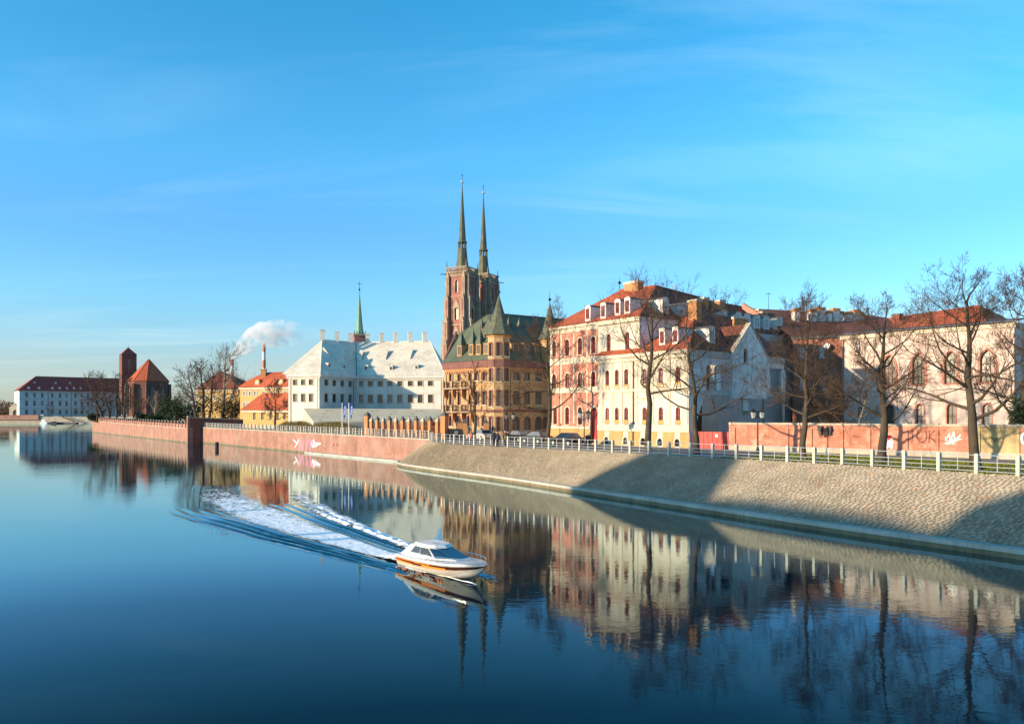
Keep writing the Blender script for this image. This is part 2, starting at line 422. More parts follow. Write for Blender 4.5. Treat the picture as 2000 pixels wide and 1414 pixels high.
def win_meshes(sty, w, h, arch, depth):
    key = (sty, round(w,2), round(h,2), arch, depth)
    if key in WCACHE: return WCACHE[key]
    S = STY[sty]; w, h = round(w,2), round(h,2)
    fr, pa, su, si = MB(), MB(), None, None
    o = shape(w, h, arch); t = min(S['fw'], w*0.2)
    i = [(x, z+t) for x, z in shape(w-2*t, h-2*t, arch)]
    y0, y1 = depth-0.09, depth-0.02
    fm = M[S['frame']]; n = len(o)
    for k in range(n):
        q = (k+1) % n
        fr.quad((o[k][0],y0,o[k][1]), (o[q][0],y0,o[q][1]), (i[q][0],y0,i[q][1]), (i[k][0],y0,i[k][1]), fm)
        fr.quad((i[k][0],y0,i[k][1]), (i[q][0],y0,i[q][1]), (i[q][0],y1,i[q][1]), (i[k][0],y1,i[k][1]), fm)
    iw = w-2*t; bt = t*0.42
    zr = h-t-{'r':0,'s':0.16*w,'o':0.5*iw,'p':0.6*iw}[arch]
    for m in range(S['mv']):
        x = -iw/2 + iw*(m+1)/(S['mv']+1)
        fr.box((x-bt,y0+0.01,t*0.9),(x+bt,y1-0.012,(h-t*1.02) if S['mv']==1 else zr), fm)
    for f in S['mh']:
        z = t + (zr-t)*f if arch in 'op' else t+(h-2*t)*f
        fr.box((-iw/2-0.001,y0+0.014,z-bt),(iw/2+0.001,y1-0.016,z+bt), fm)
    pa.poly([(x, depth-0.022, z) for x, z in shape(w-0.01, h-0.01, arch)], M[S['pane']])
    if S['sur']:
        su = MB(); sw = S['sw']; sm = M[S['sur']]
        so = shape(w+2*sw, h+sw, arch); si_ = shape(w+0.004, h+0.002, arch)
        for k in range(1, n):
            q = (k+1) % n
            su.quad((so[k][0],-0.07,so[k][1]), (so[q][0],-0.07,so[q][1]), (si_[q][0],-0.07,si_[q][1]), (si_[k][0],-0.07,si_[k][1]), sm)
            su.quad((so[k][0],-0.07,so[k][1]), (so[k][0],0.0,so[k][1]), (so[q][0],0.0,so[q][1]), (so[q][0],-0.07,so[q][1]), sm)
            su.quad((si_[k][0],-0.07,si_[k][1]), (si_[q][0],-0.07,si_[q][1]), (si_[q][0],0.0,si_[q][1]), (si_[k][0],0.0,si_[k][1]), sm)
        su = su.mesh('surround')
    if S['sill']:
        si = MB(); si.box((-w/2-0.16,-0.15,-0.13),(w/2+0.16,0.03,-0.004), M['white_trim'] if S['sur'] != 'red_plaster' else M['red_plaster'])
        si = si.mesh('sill')
    r = (fr.mesh('window'), pa.mesh('pane'), su, si)
    WCACHE[key] = r
    return r
def put_window(root, loc, ang, sty, w, h, arch, depth, label=None, name='window'):
    fr, pa, su, si = win_meshes(sty, w, h, arch, depth)
    o = link(name, fr, root, Vector(loc)-wpos(root), ang, label=label)
    link('pane' if name == 'window' else 'door_leaf', pa, o)
    if su: link('surround', su, o)
    if si: link('sill', si, o)
    return o

class Fac:
    """a wall plane from A to B (left to right seen from outside), z0..z1"""
    cnt = 0
    def __init__(s, A, B, z0, z1):
        s.A, s.B = Vector((*A[:2],0)), Vector((*B[:2],0)); s.z0, s.z1 = z0, z1
        s.L = (s.B-s.A).length; s.d = (s.B-s.A).normalized()
        s.n = Vector((s.d.y, -s.d.x, 0)); s.ang = math.atan2(s.d.y, s.d.x)
        s.holes = []; s.outline = None
        Fac.cnt += 1; s.eps = (Fac.cnt % 7)*0.004
    def p(s, u, z, out=0.0):
        q = s.A + s.d*u + s.n*out; return Vector((q.x, q.y, z))
    def uv(s, x, y):
        a = (x-CX)/F; u = (a*s.A.y - s.A.x)/(s.d.x - a*s.d.y); D = s.A.y + s.d.y*u
        return u, CAMH + (HY-y)/F*D
    def u(s, x): return s.uv(x, HY)[0]
    def z(s, x, y): return s.uv(x, y)[1]
    def hole(s, u, z, w, h, arch):
        s.holes.append([(u+x, z+zz) for x, zz in shape(round(w,2), round(h,2), arch)])
    def win(s, root, u, z, w, h, sty, arch='r', depth=0.22, label=None, name='window'):
        s.hole(u, z, w, h, arch)
        return put_window(root, s.p(u, z), s.ang, sty, w, h, arch, depth, label, name)
    def row(s, root, xs, xr, yt, yb, wpx, sty, arch='r', depth=0.22):
        z0, z1 = s.z(xr, yb), s.z(xr, yt); w = s.u(xr+wpx/2)-s.u(xr-wpx/2)
        for x in xs: s.win(root, s.u(x), z0, w, z1-z0, sty, arch, depth)
    def wall(s, mb, mat, depth=0.22, rmat=None):
        out = s.outline or [(0,s.z0),(s.L,s.z0),(s.L,s.z1),(0,s.z1)]
        loops = [[Vector((u,z,0)) for u, z in out]] + [[Vector((u,z,0)) for u, z in h][::-1] for h in s.holes]
        flat = [q for lp in loops for q in lp]
        for t in tessellate_polygon(loops):
            P3 = [s.p(flat[i].x, flat[i].y) for i in t]
            if (P3[1]-P3[0]).cross(P3[2]-P3[0]).dot(s.n) < 0: P3 = P3[::-1]
            mb.poly(P3, mat)
        for h in s.holes:
            n = len(h)
            for k in range(n):
                a, b = h[k], h[(k+1)%n]
                mb.quad(s.p(*a), s.p(*b), s.p(*b,-depth), s.p(*a,-depth), rmat or mat)
    def band(s, mb, z0, z1, out, mat, u0=None, u1=None, inn=0.05):
        u0 = -out*0.98 if u0 is None else u0; u1 = s.L+out*0.98 if u1 is None else u1
        e = s.eps
        b = [s.p(u0,z0+e,out+e*0.5), s.p(u1,z0+e,out+e*0.5), s.p(u1,z0+e,-inn), s.p(u0,z0+e,-inn)]
        mb.prism(b, (0,0,z1-z0), mat)
def dormer(root, P0, ang, w, h, depth, wallm, roofm, sty, style='flat', warch='r', ww=0.6, wh=0.75, name='dormer'):
    """P0: bottom centre of the front; extends back by depth; front faces local -y"""
    mb = MB(); X = Matrix.Translation(P0) @ Matrix.Rotation(ang, 4, 'Z')
    def V(x,y,z): return X @ Vector((x,y,z))
    mb.quad(V(-w/2,0,0),V(w/2,0,0),V(w/2,0,h),V(-w/2,0,h),wallm)
    for sx in (-1,1):
        mb.poly((V(sx*w/2,0,0),V(sx*w/2,0,h),V(sx*w/2,depth,h),), wallm)
        mb.poly((V(sx*w/2,0,0),V(sx*w/2,depth,h),V(sx*w/2,depth*0.5,0)), wallm)
    o = w/2+0.1
    if style == 'flat':
        mb.prism([V(-o,-0.15,h),V(o,-0.15,h),V(o,depth*1.05,h+0.15),V(-o,depth*1.05,h+0.15)], (0,0,0.12), roofm)
    elif style == 'round':
        k = 8; prev = None; ri = w*0.28
        for i in range(k+1):
            a = math.pi*(1-i/k); q = (o*math.cos(a), h+ri*math.sin(a))
            if prev:
                mb.quad(V(prev[0],-0.12,prev[1]),V(q[0],-0.12,q[1]),V(q[0],depth*1.15,q[1]),V(prev[0],depth*1.15,prev[1]),roofm)
                mb.poly((V(prev[0],-0.02,prev[1]),V(q[0],-0.02,q[1]),V(0,-0.02,h-0.01)), wallm)
            prev = q
    elif style == 'gable':
        rg = w*0.55
        mb.poly((V(-w/2,-0.003,h),V(w/2,-0.003,h),V(0,-0.003,h+rg)), wallm)
        for sx in (-1,1):
            mb.prism([V(0,-0.18,h+rg+0.1),V(sx*o,-0.18,h-0.03),V(sx*o,depth*1.1,h-0.03),V(0,depth*1.5,h+rg+0.1)], (0,0,0.07), roofm)
    elif style == 'spike':
        H = w*2.3; apex = V(0, w*0.5, h+H)
        c = [V(-o,-0.15,h),V(o,-0.15,h),V(o,w+0.1,h+0.02),V(-o,w+0.1,h+0.02)]
        for i in range(4): mb.poly((c[i],c[(i+1)%4],apex), roofm)
        mb.poly(c[::-1], roofm); mb.tube([apex-Vector((0,0,0.3)), apex+Vector((0,0,0.7))], [0.06,0.02], M['iron'], 4)
        mb.quad(V(-o,w,h),V(o,w,h),V(o*0.6,depth*1.3,h+0.5),V(-o*0.6,depth*1.3,h+0.5),roofm)
    d = part(name, mb, root)
    if sty:
        ORG[d.name] = wpos(root)
        fr, pa, su, si = win_meshes(sty, w*ww, h*wh, warch, 0.03)
        wn_ = link('window', fr, d, V(0,-0.02,h*(1-wh)*0.55)-wpos(root), ang)
        mb2 = MB(); mb2.poly([(x, -0.012, z) for x, z in shape(round(w*ww,2)-0.02, round(h*wh,2)-0.02, warch)], M[STY[sty]['pane']])
        link('pane', mb2.mesh('pane'), d, V(0,-0.006,h*(1-wh)*0.55+0.01)-wpos(root), ang)
    return d
def chimney(root, C, w, d, ang, z0, z1, mat, capm, name='chimney', cap=0.25):
    mb = MB(); X = Matrix.Translation((C[0],C[1],0)) @ Matrix.Rotation(ang,4,'Z')
    mb.box((-w/2,-d/2,z0),(w/2,d/2,z1),mat,X)
    mb.box((-w/2-0.1,-d/2-0.1,z1+0.002),(w/2+0.1,d/2+0.1,z1+cap),capm,X)
    return part(name, mb, root)
# ------------------------------------------------------------------ river banks
def resample(P, n, z=None):
    P = [np.array(p, float) for p in P]; d = [0]
    for a, b in zip(P, P[1:]): d.append(d[-1] + np.linalg.norm(b-a))
    t = np.linspace(0, d[-1], n); A = np.array(P)
    return np.stack([np.interp(t, d, A[:,k]) for k in range(A.shape[1])], 1)
def smooth(P, it=2):
    P = [np.array(p, float) for p in P]
    for _ in range(it):
        Q = [P[0]]
        for a, b in zip(P, P[1:]): Q += [a*0.75+b*0.25, a*0.25+b*0.75]
        P = Q + [P[-1]]
    return P
GZ = 3.5                                        # promenade level above the water
WE = [(75,-42),(50,-2),(32,27),(24.8,38.5),(18.7,48.2),(12.9,59.0),(6.6,70.5),(-0.5,84.1),(-9.2,98.0),(-14.6,107.4),(-16.4,112.0),(-16.6,116.0),(-15.4,121.5)]
TE = [(81,-36),(56,4),(37.5,33),(28.7,47.0),(24.4,54.9),(21,60.6),(17.2,65.6),(12.35,71.9),(6.2,80.5),(0.0,88.3),(-6,97.2),(-9.3,102.0),(-10.7,105.5),(-11.3,109.0),(-11.5,114.6)]
NS = 181
WEs, TEs = resample(smooth(WE), NS), resample(smooth(TE), NS)
dirw = TEs - WEs; dirw /= np.linalg.norm(dirw, axis=1)[:,None]
KI = WEs + dirw*0.85
def slope_pt(s, v):
    """s in 0..NS-1 along the bank, v 0..1 up the slope"""
    i = min(int(s), NS-2); f = s-i
    a = KI[i]*(1-f)+KI[i+1]*f; b = TEs[i]*(1-f)+TEs[i+1]*f
    q = a*(1-v)+b*v
    return Vector((q[0], q[1], 0.48 + (GZ-0.48)*v + 0.18*math.sin(math.pi*v)))
M['stone'] = tonemat('stone', [(0.28,0.245,0.195),(0.34,0.293,0.228),(0.39,0.335,0.262),(0.365,0.32,0.262),(0.40,0.255,0.17)], 0.22)
M['joint'] = plain('joint', (0.29, 0.25, 0.195), 0.95, 0.3, False)
bank = MB(); v_n = 5
for i in range(NS-1):
    for j in range(v_n):
        q = [slope_pt(i, j/v_n), slope_pt(i+1, j/v_n), slope_pt(i+1, (j+1)/v_n), slope_pt(i, (j+1)/v_n)]
        bank.quad(*[p - Vector((0,0,0.012)) for p in q], M['joint'])
EMB = struct('embankment', bank, (20, 50, 0), label='sloping stone embankment below the white railing')
# kerb stones along the water
for i in range(0, NS-1, 3):
    k = MB(); e = 0.004
    for j in range(3):
        if i+j >= NS-1: break
        f0 = 0.012 if j == 0 else 0.0; f1 = 0.988 if j == 2 else 1.0
        a0 = WEs[i+j]*(1-f0)+WEs[i+j+1]*f0; a1 = WEs[i+j]*(1-f1)+WEs[i+j+1]*f1
        b0 = KI[i+j]*(1-f0)+KI[i+j+1]*f0 + dirw[i+j]*0.05; b1 = KI[i+j]*(1-f1)+KI[i+j+1]*f1 + dirw[i+j]*0.05
        zt = 0.50
        A0, A1, B0, B1 = [Vector((q[0], q[1], zt)) for q in (a0, a1, b0, b1)]
        k.quad(A0, A1, B1, B0, M['concrete'])
        k.quad(A0-Vector((0,0,0.24)), A1-Vector((0,0,0.24)), A1, A0, M['concrete'])
        k.quad(A0-Vector((0,0,1.0)), A1-Vector((0,0,1.0)), A1-Vector((0,0,0.24)), A0-Vector((0,0,0.24)), M['wet_concrete'])
        k.quad(A0-Vector((0,0,1.0)), A0, B0, B0-Vector((0,0,1.0)), M['concrete'])
        k.quad(A1, A1-Vector((0,0,1.0)), B1-Vector((0,0,1.0)), B1, M['concrete'])
    part('kerb_stone', k, EMB)
# paving stones of the slope: the nearest 300 single, the others joined
rs = random.Random(4)
slen = float(np.linalg.norm(WEs[1:]-WEs[:-1], axis=1).mean())
verts, faces, tones, stones = [], [], [], []
nrow = 38
for r in range(nrow):
    s = 8 + rs.random()
    while s < NS-2:
        wd = rs.uniform(0.18, 0.42)/slen
        s1 = min(s+wd, NS-1.01)
        stones.append((r, s, s1)); s = s1 + 0.03/slen
def stone_quad(r, s, s1):
    g = 0.045; v0, v1 = (r+g)/nrow, (r+1-g)/nrow
    j = lambda: rs.uniform(-0.07, 0.07)/nrow
    return [slope_pt(s+rs.uniform(0,.03), max(0,v0+j())), slope_pt(s1-rs.uniform(0,.03), max(0,v0+j())), slope_pt(s1-rs.uniform(0,.03), min(1,v1+j())), slope_pt(s+rs.uniform(0,.03), min(1,v1+j()))]
def stone_tone(): 
    t = rs.gauss(0.5, 0.16)
    return 0.95 if rs.random() < 0.035 else min(max(t, 0.05), 0.72)
def add_stone(q, t, V, Fc, T):
    n = (q[1]-q[0]).cross(q[3]-q[0]).normalized(); h = rs.uniform(0.0, 0.02); c = (q[0]+q[1]+q[2]+q[3])/4
    b = len(V); V += [tuple(p - n*0.05) for p in q]
    V += [tuple(c + (p-c)*0.9 + n*(h+rs.uniform(-.008,.008))) for p in q]
    Fc += [(b+4,b+5,b+6,b+7)] + [(b+i, b+(i+1)%4, b+4+(i+1)%4, b+4+i) for i in range(4)]
    T += [t]*5
def toned(name, V, Fc, T, mat):
    me = bpy.data.meshes.new(name); me.from_pydata(V, [], Fc); me.materials.append(mat)
    a = me.attributes.new('tone', 'FLOAT', 'FACE'); a.data.foreach_set('value', T); return me
def inframe(p): return p.y > 20 and abs(p.x/p.y) < 0.645
near = sorted([k for k, (r, s, s1) in enumerate(stones) if inframe(slope_pt(s1, (r+.5)/nrow))], key=lambda k: slope_pt(stones[k][1], (stones[k][0]+.5)/nrow).y)[:300]
nearset = set(near)
EO = wpos(EMB)
for k, (r, s, s1) in enumerate(stones):
    q = stone_quad(r, s, s1)
    if k in nearset:
        V, Fc, T = [], [], []; c = sum(q, Vector())/4
        add_stone([p-c for p in q], stone_tone(), V, Fc, T)
        link('paving_stone', toned('paving_stone', V, Fc, T, M['stone']), EMB, c-EO)
    else: add_stone([p-EO for p in q], stone_tone(), verts, faces, tones)
o = link('stone_paving', toned('stone_paving', verts, faces, tones, M['stone']), EMB); o['kind'] = 'stuff'

# ---- ground sheets
def sheet(name, pts, z, mat, label=None):
    mb = MB(); P = [Vector((x,y,0)) for x, y in pts]
    for t in tessellate_polygon([P]):
        q = [Vector((P[i].x, P[i].y, z)) for i in t]
        if (q[1]-q[0]).cross(q[2]-q[0]).z < 0: q = q[::-1]
        mb.poly(q, mat)
    return struct(name, mb, (pts[0][0], pts[0][1], z), label=label)
QA, QB = Vector((-11.6,113.3,0)), Vector((-80.4,206.0,0))       # brick quay, right part
LA, LB = Vector((-82.9,204.0,0)), Vector((-179.3,339.0,0))      # brick quay, left part
DW = Vector((-67.3,216.3,0))                                     # end of the dark cross wall
sheet('ground', [tuple(p) for p in TEs[::4]] + [tuple(TEs[-1]), (QB.x+.8,QB.y+.6),(DW.x,DW.y),(-60,330),(600,520),(600,-36)], GZ, M['pavement'])
sheet('terrace_ground', [(LA.x+.6,LA.y+.5),(LB.x+.6,LB.y+.5),(-186,352),(-150,440),(-50,440),(DW.x-.3,DW.y+.3)], 4.4, M['earth'])
def off(i, d):
    t = TEs[min(i+1,NS-1)]-TEs[max(i-1,0)]; t /= np.linalg.norm(t)
    return (TEs[i][0]+t[1]*d, TEs[i][1]-t[0]*d)
def strip(name, i0, i1, d0, d1, dz, mat):
    I = list(range(i0, i1+1, 2))
    mb = MB()
    for a, b in zip(I, I[1:]):
        mb.quad(*[Vector((*off(k, d), GZ+dz)) for k, d in ((a,d0),(b,d0),(b,d1),(a,d1))], mat)
    return struct(name, mb, (TEs[i0][0],TEs[i0][1],GZ+dz))
iN = int(np.argmin(np.abs(TEs[:,1]-20))); iE = int(np.argmin(np.abs(TEs[:,1]-66)))
# right of the wall the tangent's right-hand side points inland
sgn = 1.0 if off(iE, 1.0)[0] > TEs[iE][0] else -1.0
strip('grass_verge', iN, iE, sgn*0.35, sgn*1.9, 0.004, M['green_grass'])
strip('footpath', iN, iE, sgn*1.9, sgn*4.0, 0.008, M['asphalt'])
strip('lawn', iN, iE, sgn*4.0, sgn*12.0, 0.012, M['green_grass'])
iR = NS-20
strip('road', iE+1, iR, sgn*4.6, sgn*10.5, 0.004, M['asphalt'])
# grass blades on verge and lawn
gv, gf = [], []
for _ in range(42000):
    k = rs.randint(iN, iE-1); d = rs.choice([rs.uniform(.4,1.85), rs.uniform(4.05,11.5)])
    x, y = off(k, sgn*d); x += rs.uniform(-.6,.6); y += rs.uniform(-.6,.6)
    a = rs.uniform(0, 6.28); h = rs.uniform(.06,.18); w = rs.uniform(.03,.07); b = len(gv)
    gv += [(x-w*math.cos(a), y-w*math.sin(a), GZ+.01), (x+w*math.cos(a), y+w*math.sin(a), GZ+.01), (x+rs.uniform(-.05,.05), y+rs.uniform(-.05,.05), GZ+h)]
    gf.append((b,b+1,b+2))
gm = MB(); gm.v, gm.f, gm.m = gv, gf, [0]*len(gf); gm.mats = [M['green_grass']]
top('grass', gm, 'short green grass between the railing and the red brick wall', 'grass', (gv[0][0], gv[0][1], GZ), uv=False, kind='stuff')
sheet('left_bank', [(-45,-90),(-45,20),(-210,240),(-720,700),(-4000,700),(-4000,-90)], 3.2, M['earth'])

# far bank: one sheet to the horizon with a masonry front
FBY, FBZ = 723.0, 6.2
mb = MB()
mb.quad((-12000,FBY,FBZ),(12000,FBY,FBZ),(12000,14000,FBZ),(-12000,14000,FBZ), M['earth'])
mb.quad((-12000,FBY,-1),(12000,FBY,-1),(12000,FBY,FBZ),(-12000,FBY,FBZ), M['coping'])
struct('far_bank', mb, (0,FBY,0))

# ---- brick quay walls
def quay(A, B, z0a, z0b, name, label, thick=1.0, zb=-1.0):
    root = thing(name, label, 'quay wall', (A.x, A.y, 0))
    d = (B-A).normalized(); n = Vector((-d.y, d.x, 0))
    if n.y > 0: n = -n
    L = (B-A).length; mb, wl_, cp = MB(), MB(), MB()
    def P(u, z, o=0.0):
        q = A + d*u + n*o; return Vector((q.x,q.y,z))
    N = 12
    for i in range(N):
        u0, u1 = L*i/N, L*(i+1)/N; t0, t1 = z0a+(z0b-z0a)*i/N, z0a+(z0b-z0a)*(i+1)/N
        mb.quad(P(u1,0.28),P(u0,0.28),P(u0,t0),P(u1,t1), M['quay_brick'])
        wl_.quad(P(u1,zb,.02),P(u0,zb,.02),P(u0,0.28,.02),P(u1,0.28,.02), M['wet_concrete'])
        wl_.quad(P(u1,0.28,.02),P(u0,0.28,.02),P(u0,0.28,-.05),P(u1,0.28,-.05), M['wet_concrete'])
        c0 = [P(u0,t0,.07),P(u1,t1,.07),P(u1,t1,-thick),P(u0,t0,-thick)]
        cp.prism(c0, (0,0,0.16), M['coping'])
    for u in (0, L):
        mb.quad(P(u,zb,0),P(u,zb,-thick),P(u,(z0a if u==0 else z0b),-thick),P(u,(z0a if u==0 else z0b),0), M['quay_brick'])
    part('brick_face', mb, root); part('waterline_course', wl_, root); part('coping', cp, root)
    return root, P, L
QR, QP, QL = quay(QA, QB, 3.52, 3.9, 'quay_wall', 'low pink brick quay wall with white railing and graffiti', 0.9)
# ledge at its foot
mb = MB(); 
mb.prism([QP(0.5,-1,1.1),QP(0.5,-1,0),QP(44,-1,0),QP(44,-1,1.1)], (0,0,1.32), M['concrete'])
part('ledge', mb, QR)
LR, LP, LL = quay(LA, LB, 3.6, 4.7, 'quay_wall', 'far brick quay wall topped by a parapet of small brick posts', 0.8)
npst = 44
for i in range(npst):
    u = 0.7 + (LL-1.4)*i/(npst-1); zt = 3.6+1.1*u/LL+0.16
    pb = MB(); c = [LP(u-.3,zt,.05),LP(u+.3,zt,.05),LP(u+.3,zt,-.5),LP(u-.3,zt,-.5)]
    pb.prism(c, (0,0,1.55), M['quay_brick'])
    c = [LP(u-.42,zt+1.553,.16),LP(u+.42,zt+1.553,.16),LP(u+.42,zt+1.553,-.6),LP(u-.42,zt+1.553,-.6)]
    pb.prism(c, (0,0,0.22), M['coping']); part('parapet_post', pb, LR)
    if i < npst-1:
        u2 = u + (LL-1.4)/(npst-1); pb = MB()
        c = [LP(u+.3,zt,-.12),LP(u2-.3,zt+.02,-.12),LP(u2-.3,zt+.02,-.38),LP(u+.3,zt,-.38)]
        pb.prism(c, (0,0,1.05), M['quay_brick']); part('parapet_panel', pb, LR)
# cross wall between the terraces; its shade put into dark brick, end pillar paler
root = thing('cross_wall', 'dark shaded brick wall running back from the river step', 'wall', (LA.x, LA.y, 0))
mb = MB(); d = (DW-LA).normalized(); n = Vector((d.y,-d.x,0))
pts = [(0,-1,6.5),((DW-LA).length,3,5.6)]
for o in (0.0,-0.6):
    a, b = LA+n*o, DW+n*o
    mb.quad(Vector((a.x,a.y,-1)),Vector((b.x,b.y,-1)),Vector((b.x,b.y,5.6)),Vector((a.x,a.y,6.5)),M['dark_brick'])
part('wall_face', mb, root)
mb = MB(); a, b = LA+n*.1, DW+n*.1; a2, b2 = LA-n*.7, DW-n*.7
mb.prism([Vector((a.x,a.y,6.5)),Vector((b.x,b.y,5.6)),Vector((b2.x,b2.y,5.6)),Vector((a2.x,a2.y,6.5))],(0,0,.2),M['coping'])
part('coping', mb, root)
mb = MB(); e = -d
mb.prism([LA+n*.12+Vector((0,0,-1)),LA+n*.12+e*.5+Vector((0,0,-1)),LA-n*.8+e*.5+Vector((0,0,-1)),LA-n*.8+Vector((0,0,-1))],(0,0,7.75),M['quay_brick'])
part('end_pillar', mb, root)
# mooring post in the water
p = onz(427, 876, 0); mb = MB(); mb.lathe((p.x,p.y-1,-1.5),[(0.42,0),(0.42,2.8),(0.3,2.95)],M['iron'],10)
top('mooring_post', mb, 'dark mooring post standing in the water before the quay', 'mooring post', (p.x,p.y-1,0))

# ---- white railing: concrete posts, steel rails
def railing(path, label, zf, skip_end=False):
    n = max(2, int(round(sum((Vector(b)-Vector(a)).length for a, b in zip(path, path[1:]))/2.4))+1)
    P = [Vector((q[0],q[1],zf(q[0],q[1]))) for q in resample([(p[0],p[1]) for p in path], n)]
    root = thing('railing', label, 'railing', P[0])
    if 'post' not in WCACHE:
        mb = MB(); mb.box((-.11,-.12,0),(.11,.12,1.2),M['post_concrete']); mb.box((-.09,-.09,1.202),(.09,.09,1.235),M['post_concrete']); WCACHE['post'] = mb.mesh('post')
        mb = MB(); mb.tube([(0,0,0),(1,0,0)],[.027,.027],M['rail_steel'],6); WCACHE['rail'] = mb.mesh('rail')
        mb = MB(); mb.tube([(0,0,0),(0,0,.98)],[.024,.024],M['rail_steel'],6); WCACHE['baluster'] = mb.mesh('baluster')
    for i, p in enumerate(P):
        q = P[min(i+1,n-1)]-P[max(i-1,0)]; ang = math.atan2(q.y,q.x)
        link('post', WCACHE['post'], root, p-P[0]-Vector((0,0,.02)), ang)
        if i < n-1:
            e = P[i+1]-p; a2 = math.atan2(e.y,e.x); L = e.length-.24; dd = e.normalized()
            for z in (.16,.43,.70,1.12):
                o = link('rail', WCACHE['rail'], root, p-P[0]+dd*.12+Vector((0,0,z)), 0); o.rotation_euler = (0,-math.asin(dd.z),a2); o.scale = (L,1,1)
            link('baluster', WCACHE['baluster'], root, p-P[0]+e*.5+Vector((0,0,.15)), a2)
    return root
i0 = int(np.argmin(np.abs(TEs[:,1]-36)))
railing([tuple(p) for p in TEs[i0:]], 'white railing with concrete posts along the top of the stone slope', lambda x,y: GZ)
def zq(x, y):
    t = (Vector((x,y,0))-QA).length/QL; return 3.52+.38*t+.16
a, b = QP(1.2,0,-.45), QP(QL-.8,0,-.45)
railing([(a.x,a.y),(b.x,b.y)], 'white railing along the top of the pink brick quay wall', zq)

# ------------------------------------------------------------------ water with the boat's wake
CL = [at(*q) for q in []]
clpx = [(950,1145),(922,1135),(880,1120),(830,1106),(785,1092),(740,1079),(690,1064),(630,1046),(570,1027),(510,1006),(465,988),(435,972),(428,958),(450,948)]
CLw = [onz(x, y, 0) for x, y in clpx]
CLs = resample(smooth([(p.x,p.y) for p in CLw], 2), 260)
CLd = np.concatenate([[0], np.cumsum(np.linalg.norm(CLs[1:]-CLs[:-1], axis=1))])
BOW_TO_STERN = 5.6
def path_coords(X, Y):
    """arc length from the bow and signed distance to the wake's centre line (positive on the near side)"""
    P = np.stack([X, Y], 1); best = np.full(len(P), 1e9); S = np.zeros(len(P)); W = np.zeros(len(P))
    for i in range(0, len(CLs)-1, 3):
        j = min(i+3, len(CLs)-1)
        a, b = CLs[i], CLs[j]; d = b-a; L2 = d@d
        t = np.clip(((P-a)@d)/L2, 0, 1); q = a + t[:,None]*d; r = P-q; dist = np.linalg.norm(r, axis=1)
        m = dist < best; best[m] = dist[m]; S[m] = (CLd[i]+t*(CLd[j]-CLd[i]))[m]
        W[m] = (np.sign(d[0]*r[:,1]-d[1]*r[:,0])*dist)[m]
    return S, W
def wake_h(X, Y):
    S, W = path_coords(X, Y)
    h = np.zeros(len(X)); Lmax = CLd[-1]
    for sg, amp in ((1, 1.0), (-1, 0.7)):
        w = W*sg
        w1 = 0.55 + 0.035*S; w2 = 1.25 + 0.135*S
        t = (w-w1)/(w2-w1)
        env = np.where((t > 0) & (t < 1), np.sin(np.pi*np.clip(t,0,1)), 0)*np.clip(S/2.5,0,1)*np.clip((Lmax-19-S)/13,0,1)
        wob = 0.10*np.sin(S*0.55+1.0)+0.05*np.sin(S*1.3)
        h += amp*env*(0.10*np.sin(2*np.pi*(4.6*t+wob)) + 0.03*np.sin(2*np.pi*(10.3*t+0.4+wob*2)))
    core = np.exp(-(W/(0.7+0.05*S))**2)*np.clip((S-BOW_TO_STERN)/2,0,1)*np.clip((Lmax-S)/6,0,1)
    h += -0.05*core
    return h
# which sign is the near side
_s, _w = path_coords(np.array([onz(600,1075,0).x]), np.array([onz(600,1075,0).y]))
NEAR = 1.0 if _w[0] > 0 else -1.0
def axis(lo, hi, f0, f1, step, nc):
    a = list(np.geomspace(1, 1+f0-lo, nc)[::-1]); a = [f0-(q-1) for q in a]
    b = list(np.arange(f0, f1, step)); c = [f1+(q-1) for q in np.geomspace(1, 1+hi-f1, nc)]
    return np.array(sorted(set(np.round(a+b+c, 4))))
xs = axis(-4000, 140, -34, 3, 0.13, 22); ys = axis(-80, 760, 29, 84, 0.15, 22)
GX, GY = np.meshgrid(xs, ys); fx, fy = GX.ravel(), GY.ravel()
hz = np.zeros(len(fx)); m = (fx > -36) & (fx < 5) & (fy > 27) & (fy < 88)
hz[m] = wake_h(fx[m], fy[m])
nx, ny = len(xs), len(ys)
idx = np.arange(nx*ny).reshape(ny, nx)
quads = np.stack([idx[:-1,:-1].ravel(), idx[:-1,1:].ravel(), idx[1:,1:].ravel(), idx[1:,:-1].ravel()], 1)
me = bpy.data.meshes.new('water')
me.vertices.add(nx*ny); me.vertices.foreach_set('co', np.stack([fx, fy, hz], 1).ravel())
me.loops.add(quads.size); me.loops.foreach_set('vertex_index', quads.ravel())
me.polygons.add(len(quads)); me.polygons.foreach_set('loop_start', np.arange(0, quads.size, 4)); me.polygons.foreach_set('loop_total', np.full(len(quads), 4))
me.polygons.foreach_set('use_smooth', np.ones(len(quads), dtype=bool))
me.update(calc_edges=True)
m_, N, L, b = nodes('water')
N.remove(b)
wdf = N.new("ShaderNodeBsdfDiffuse"); wdf.inputs[0].default_value = (0.0, 0.012, 0.022, 1)
wgl = N.new("ShaderNodeBsdfGlossy"); wgl.inputs["Roughness"].default_value = 0.006; wgl.inputs[0].default_value = (0.80, 0.97, 1, 1)
lw = N.new("ShaderNodeLayerWeight"); lw.inputs[0].default_value = 0.5
fr_ = N.new("ShaderNodeValToRGB"); L.new(lw.outputs["Facing"], fr_.inputs[0])     # reflectance of calm water, steep towards grazing
fe = fr_.color_ramp.elements; fe[0].position = 0; fe[0].color = (.02,)*3+(1,); fe[1].position = 1; fe[1].color = (1,1,1,1)
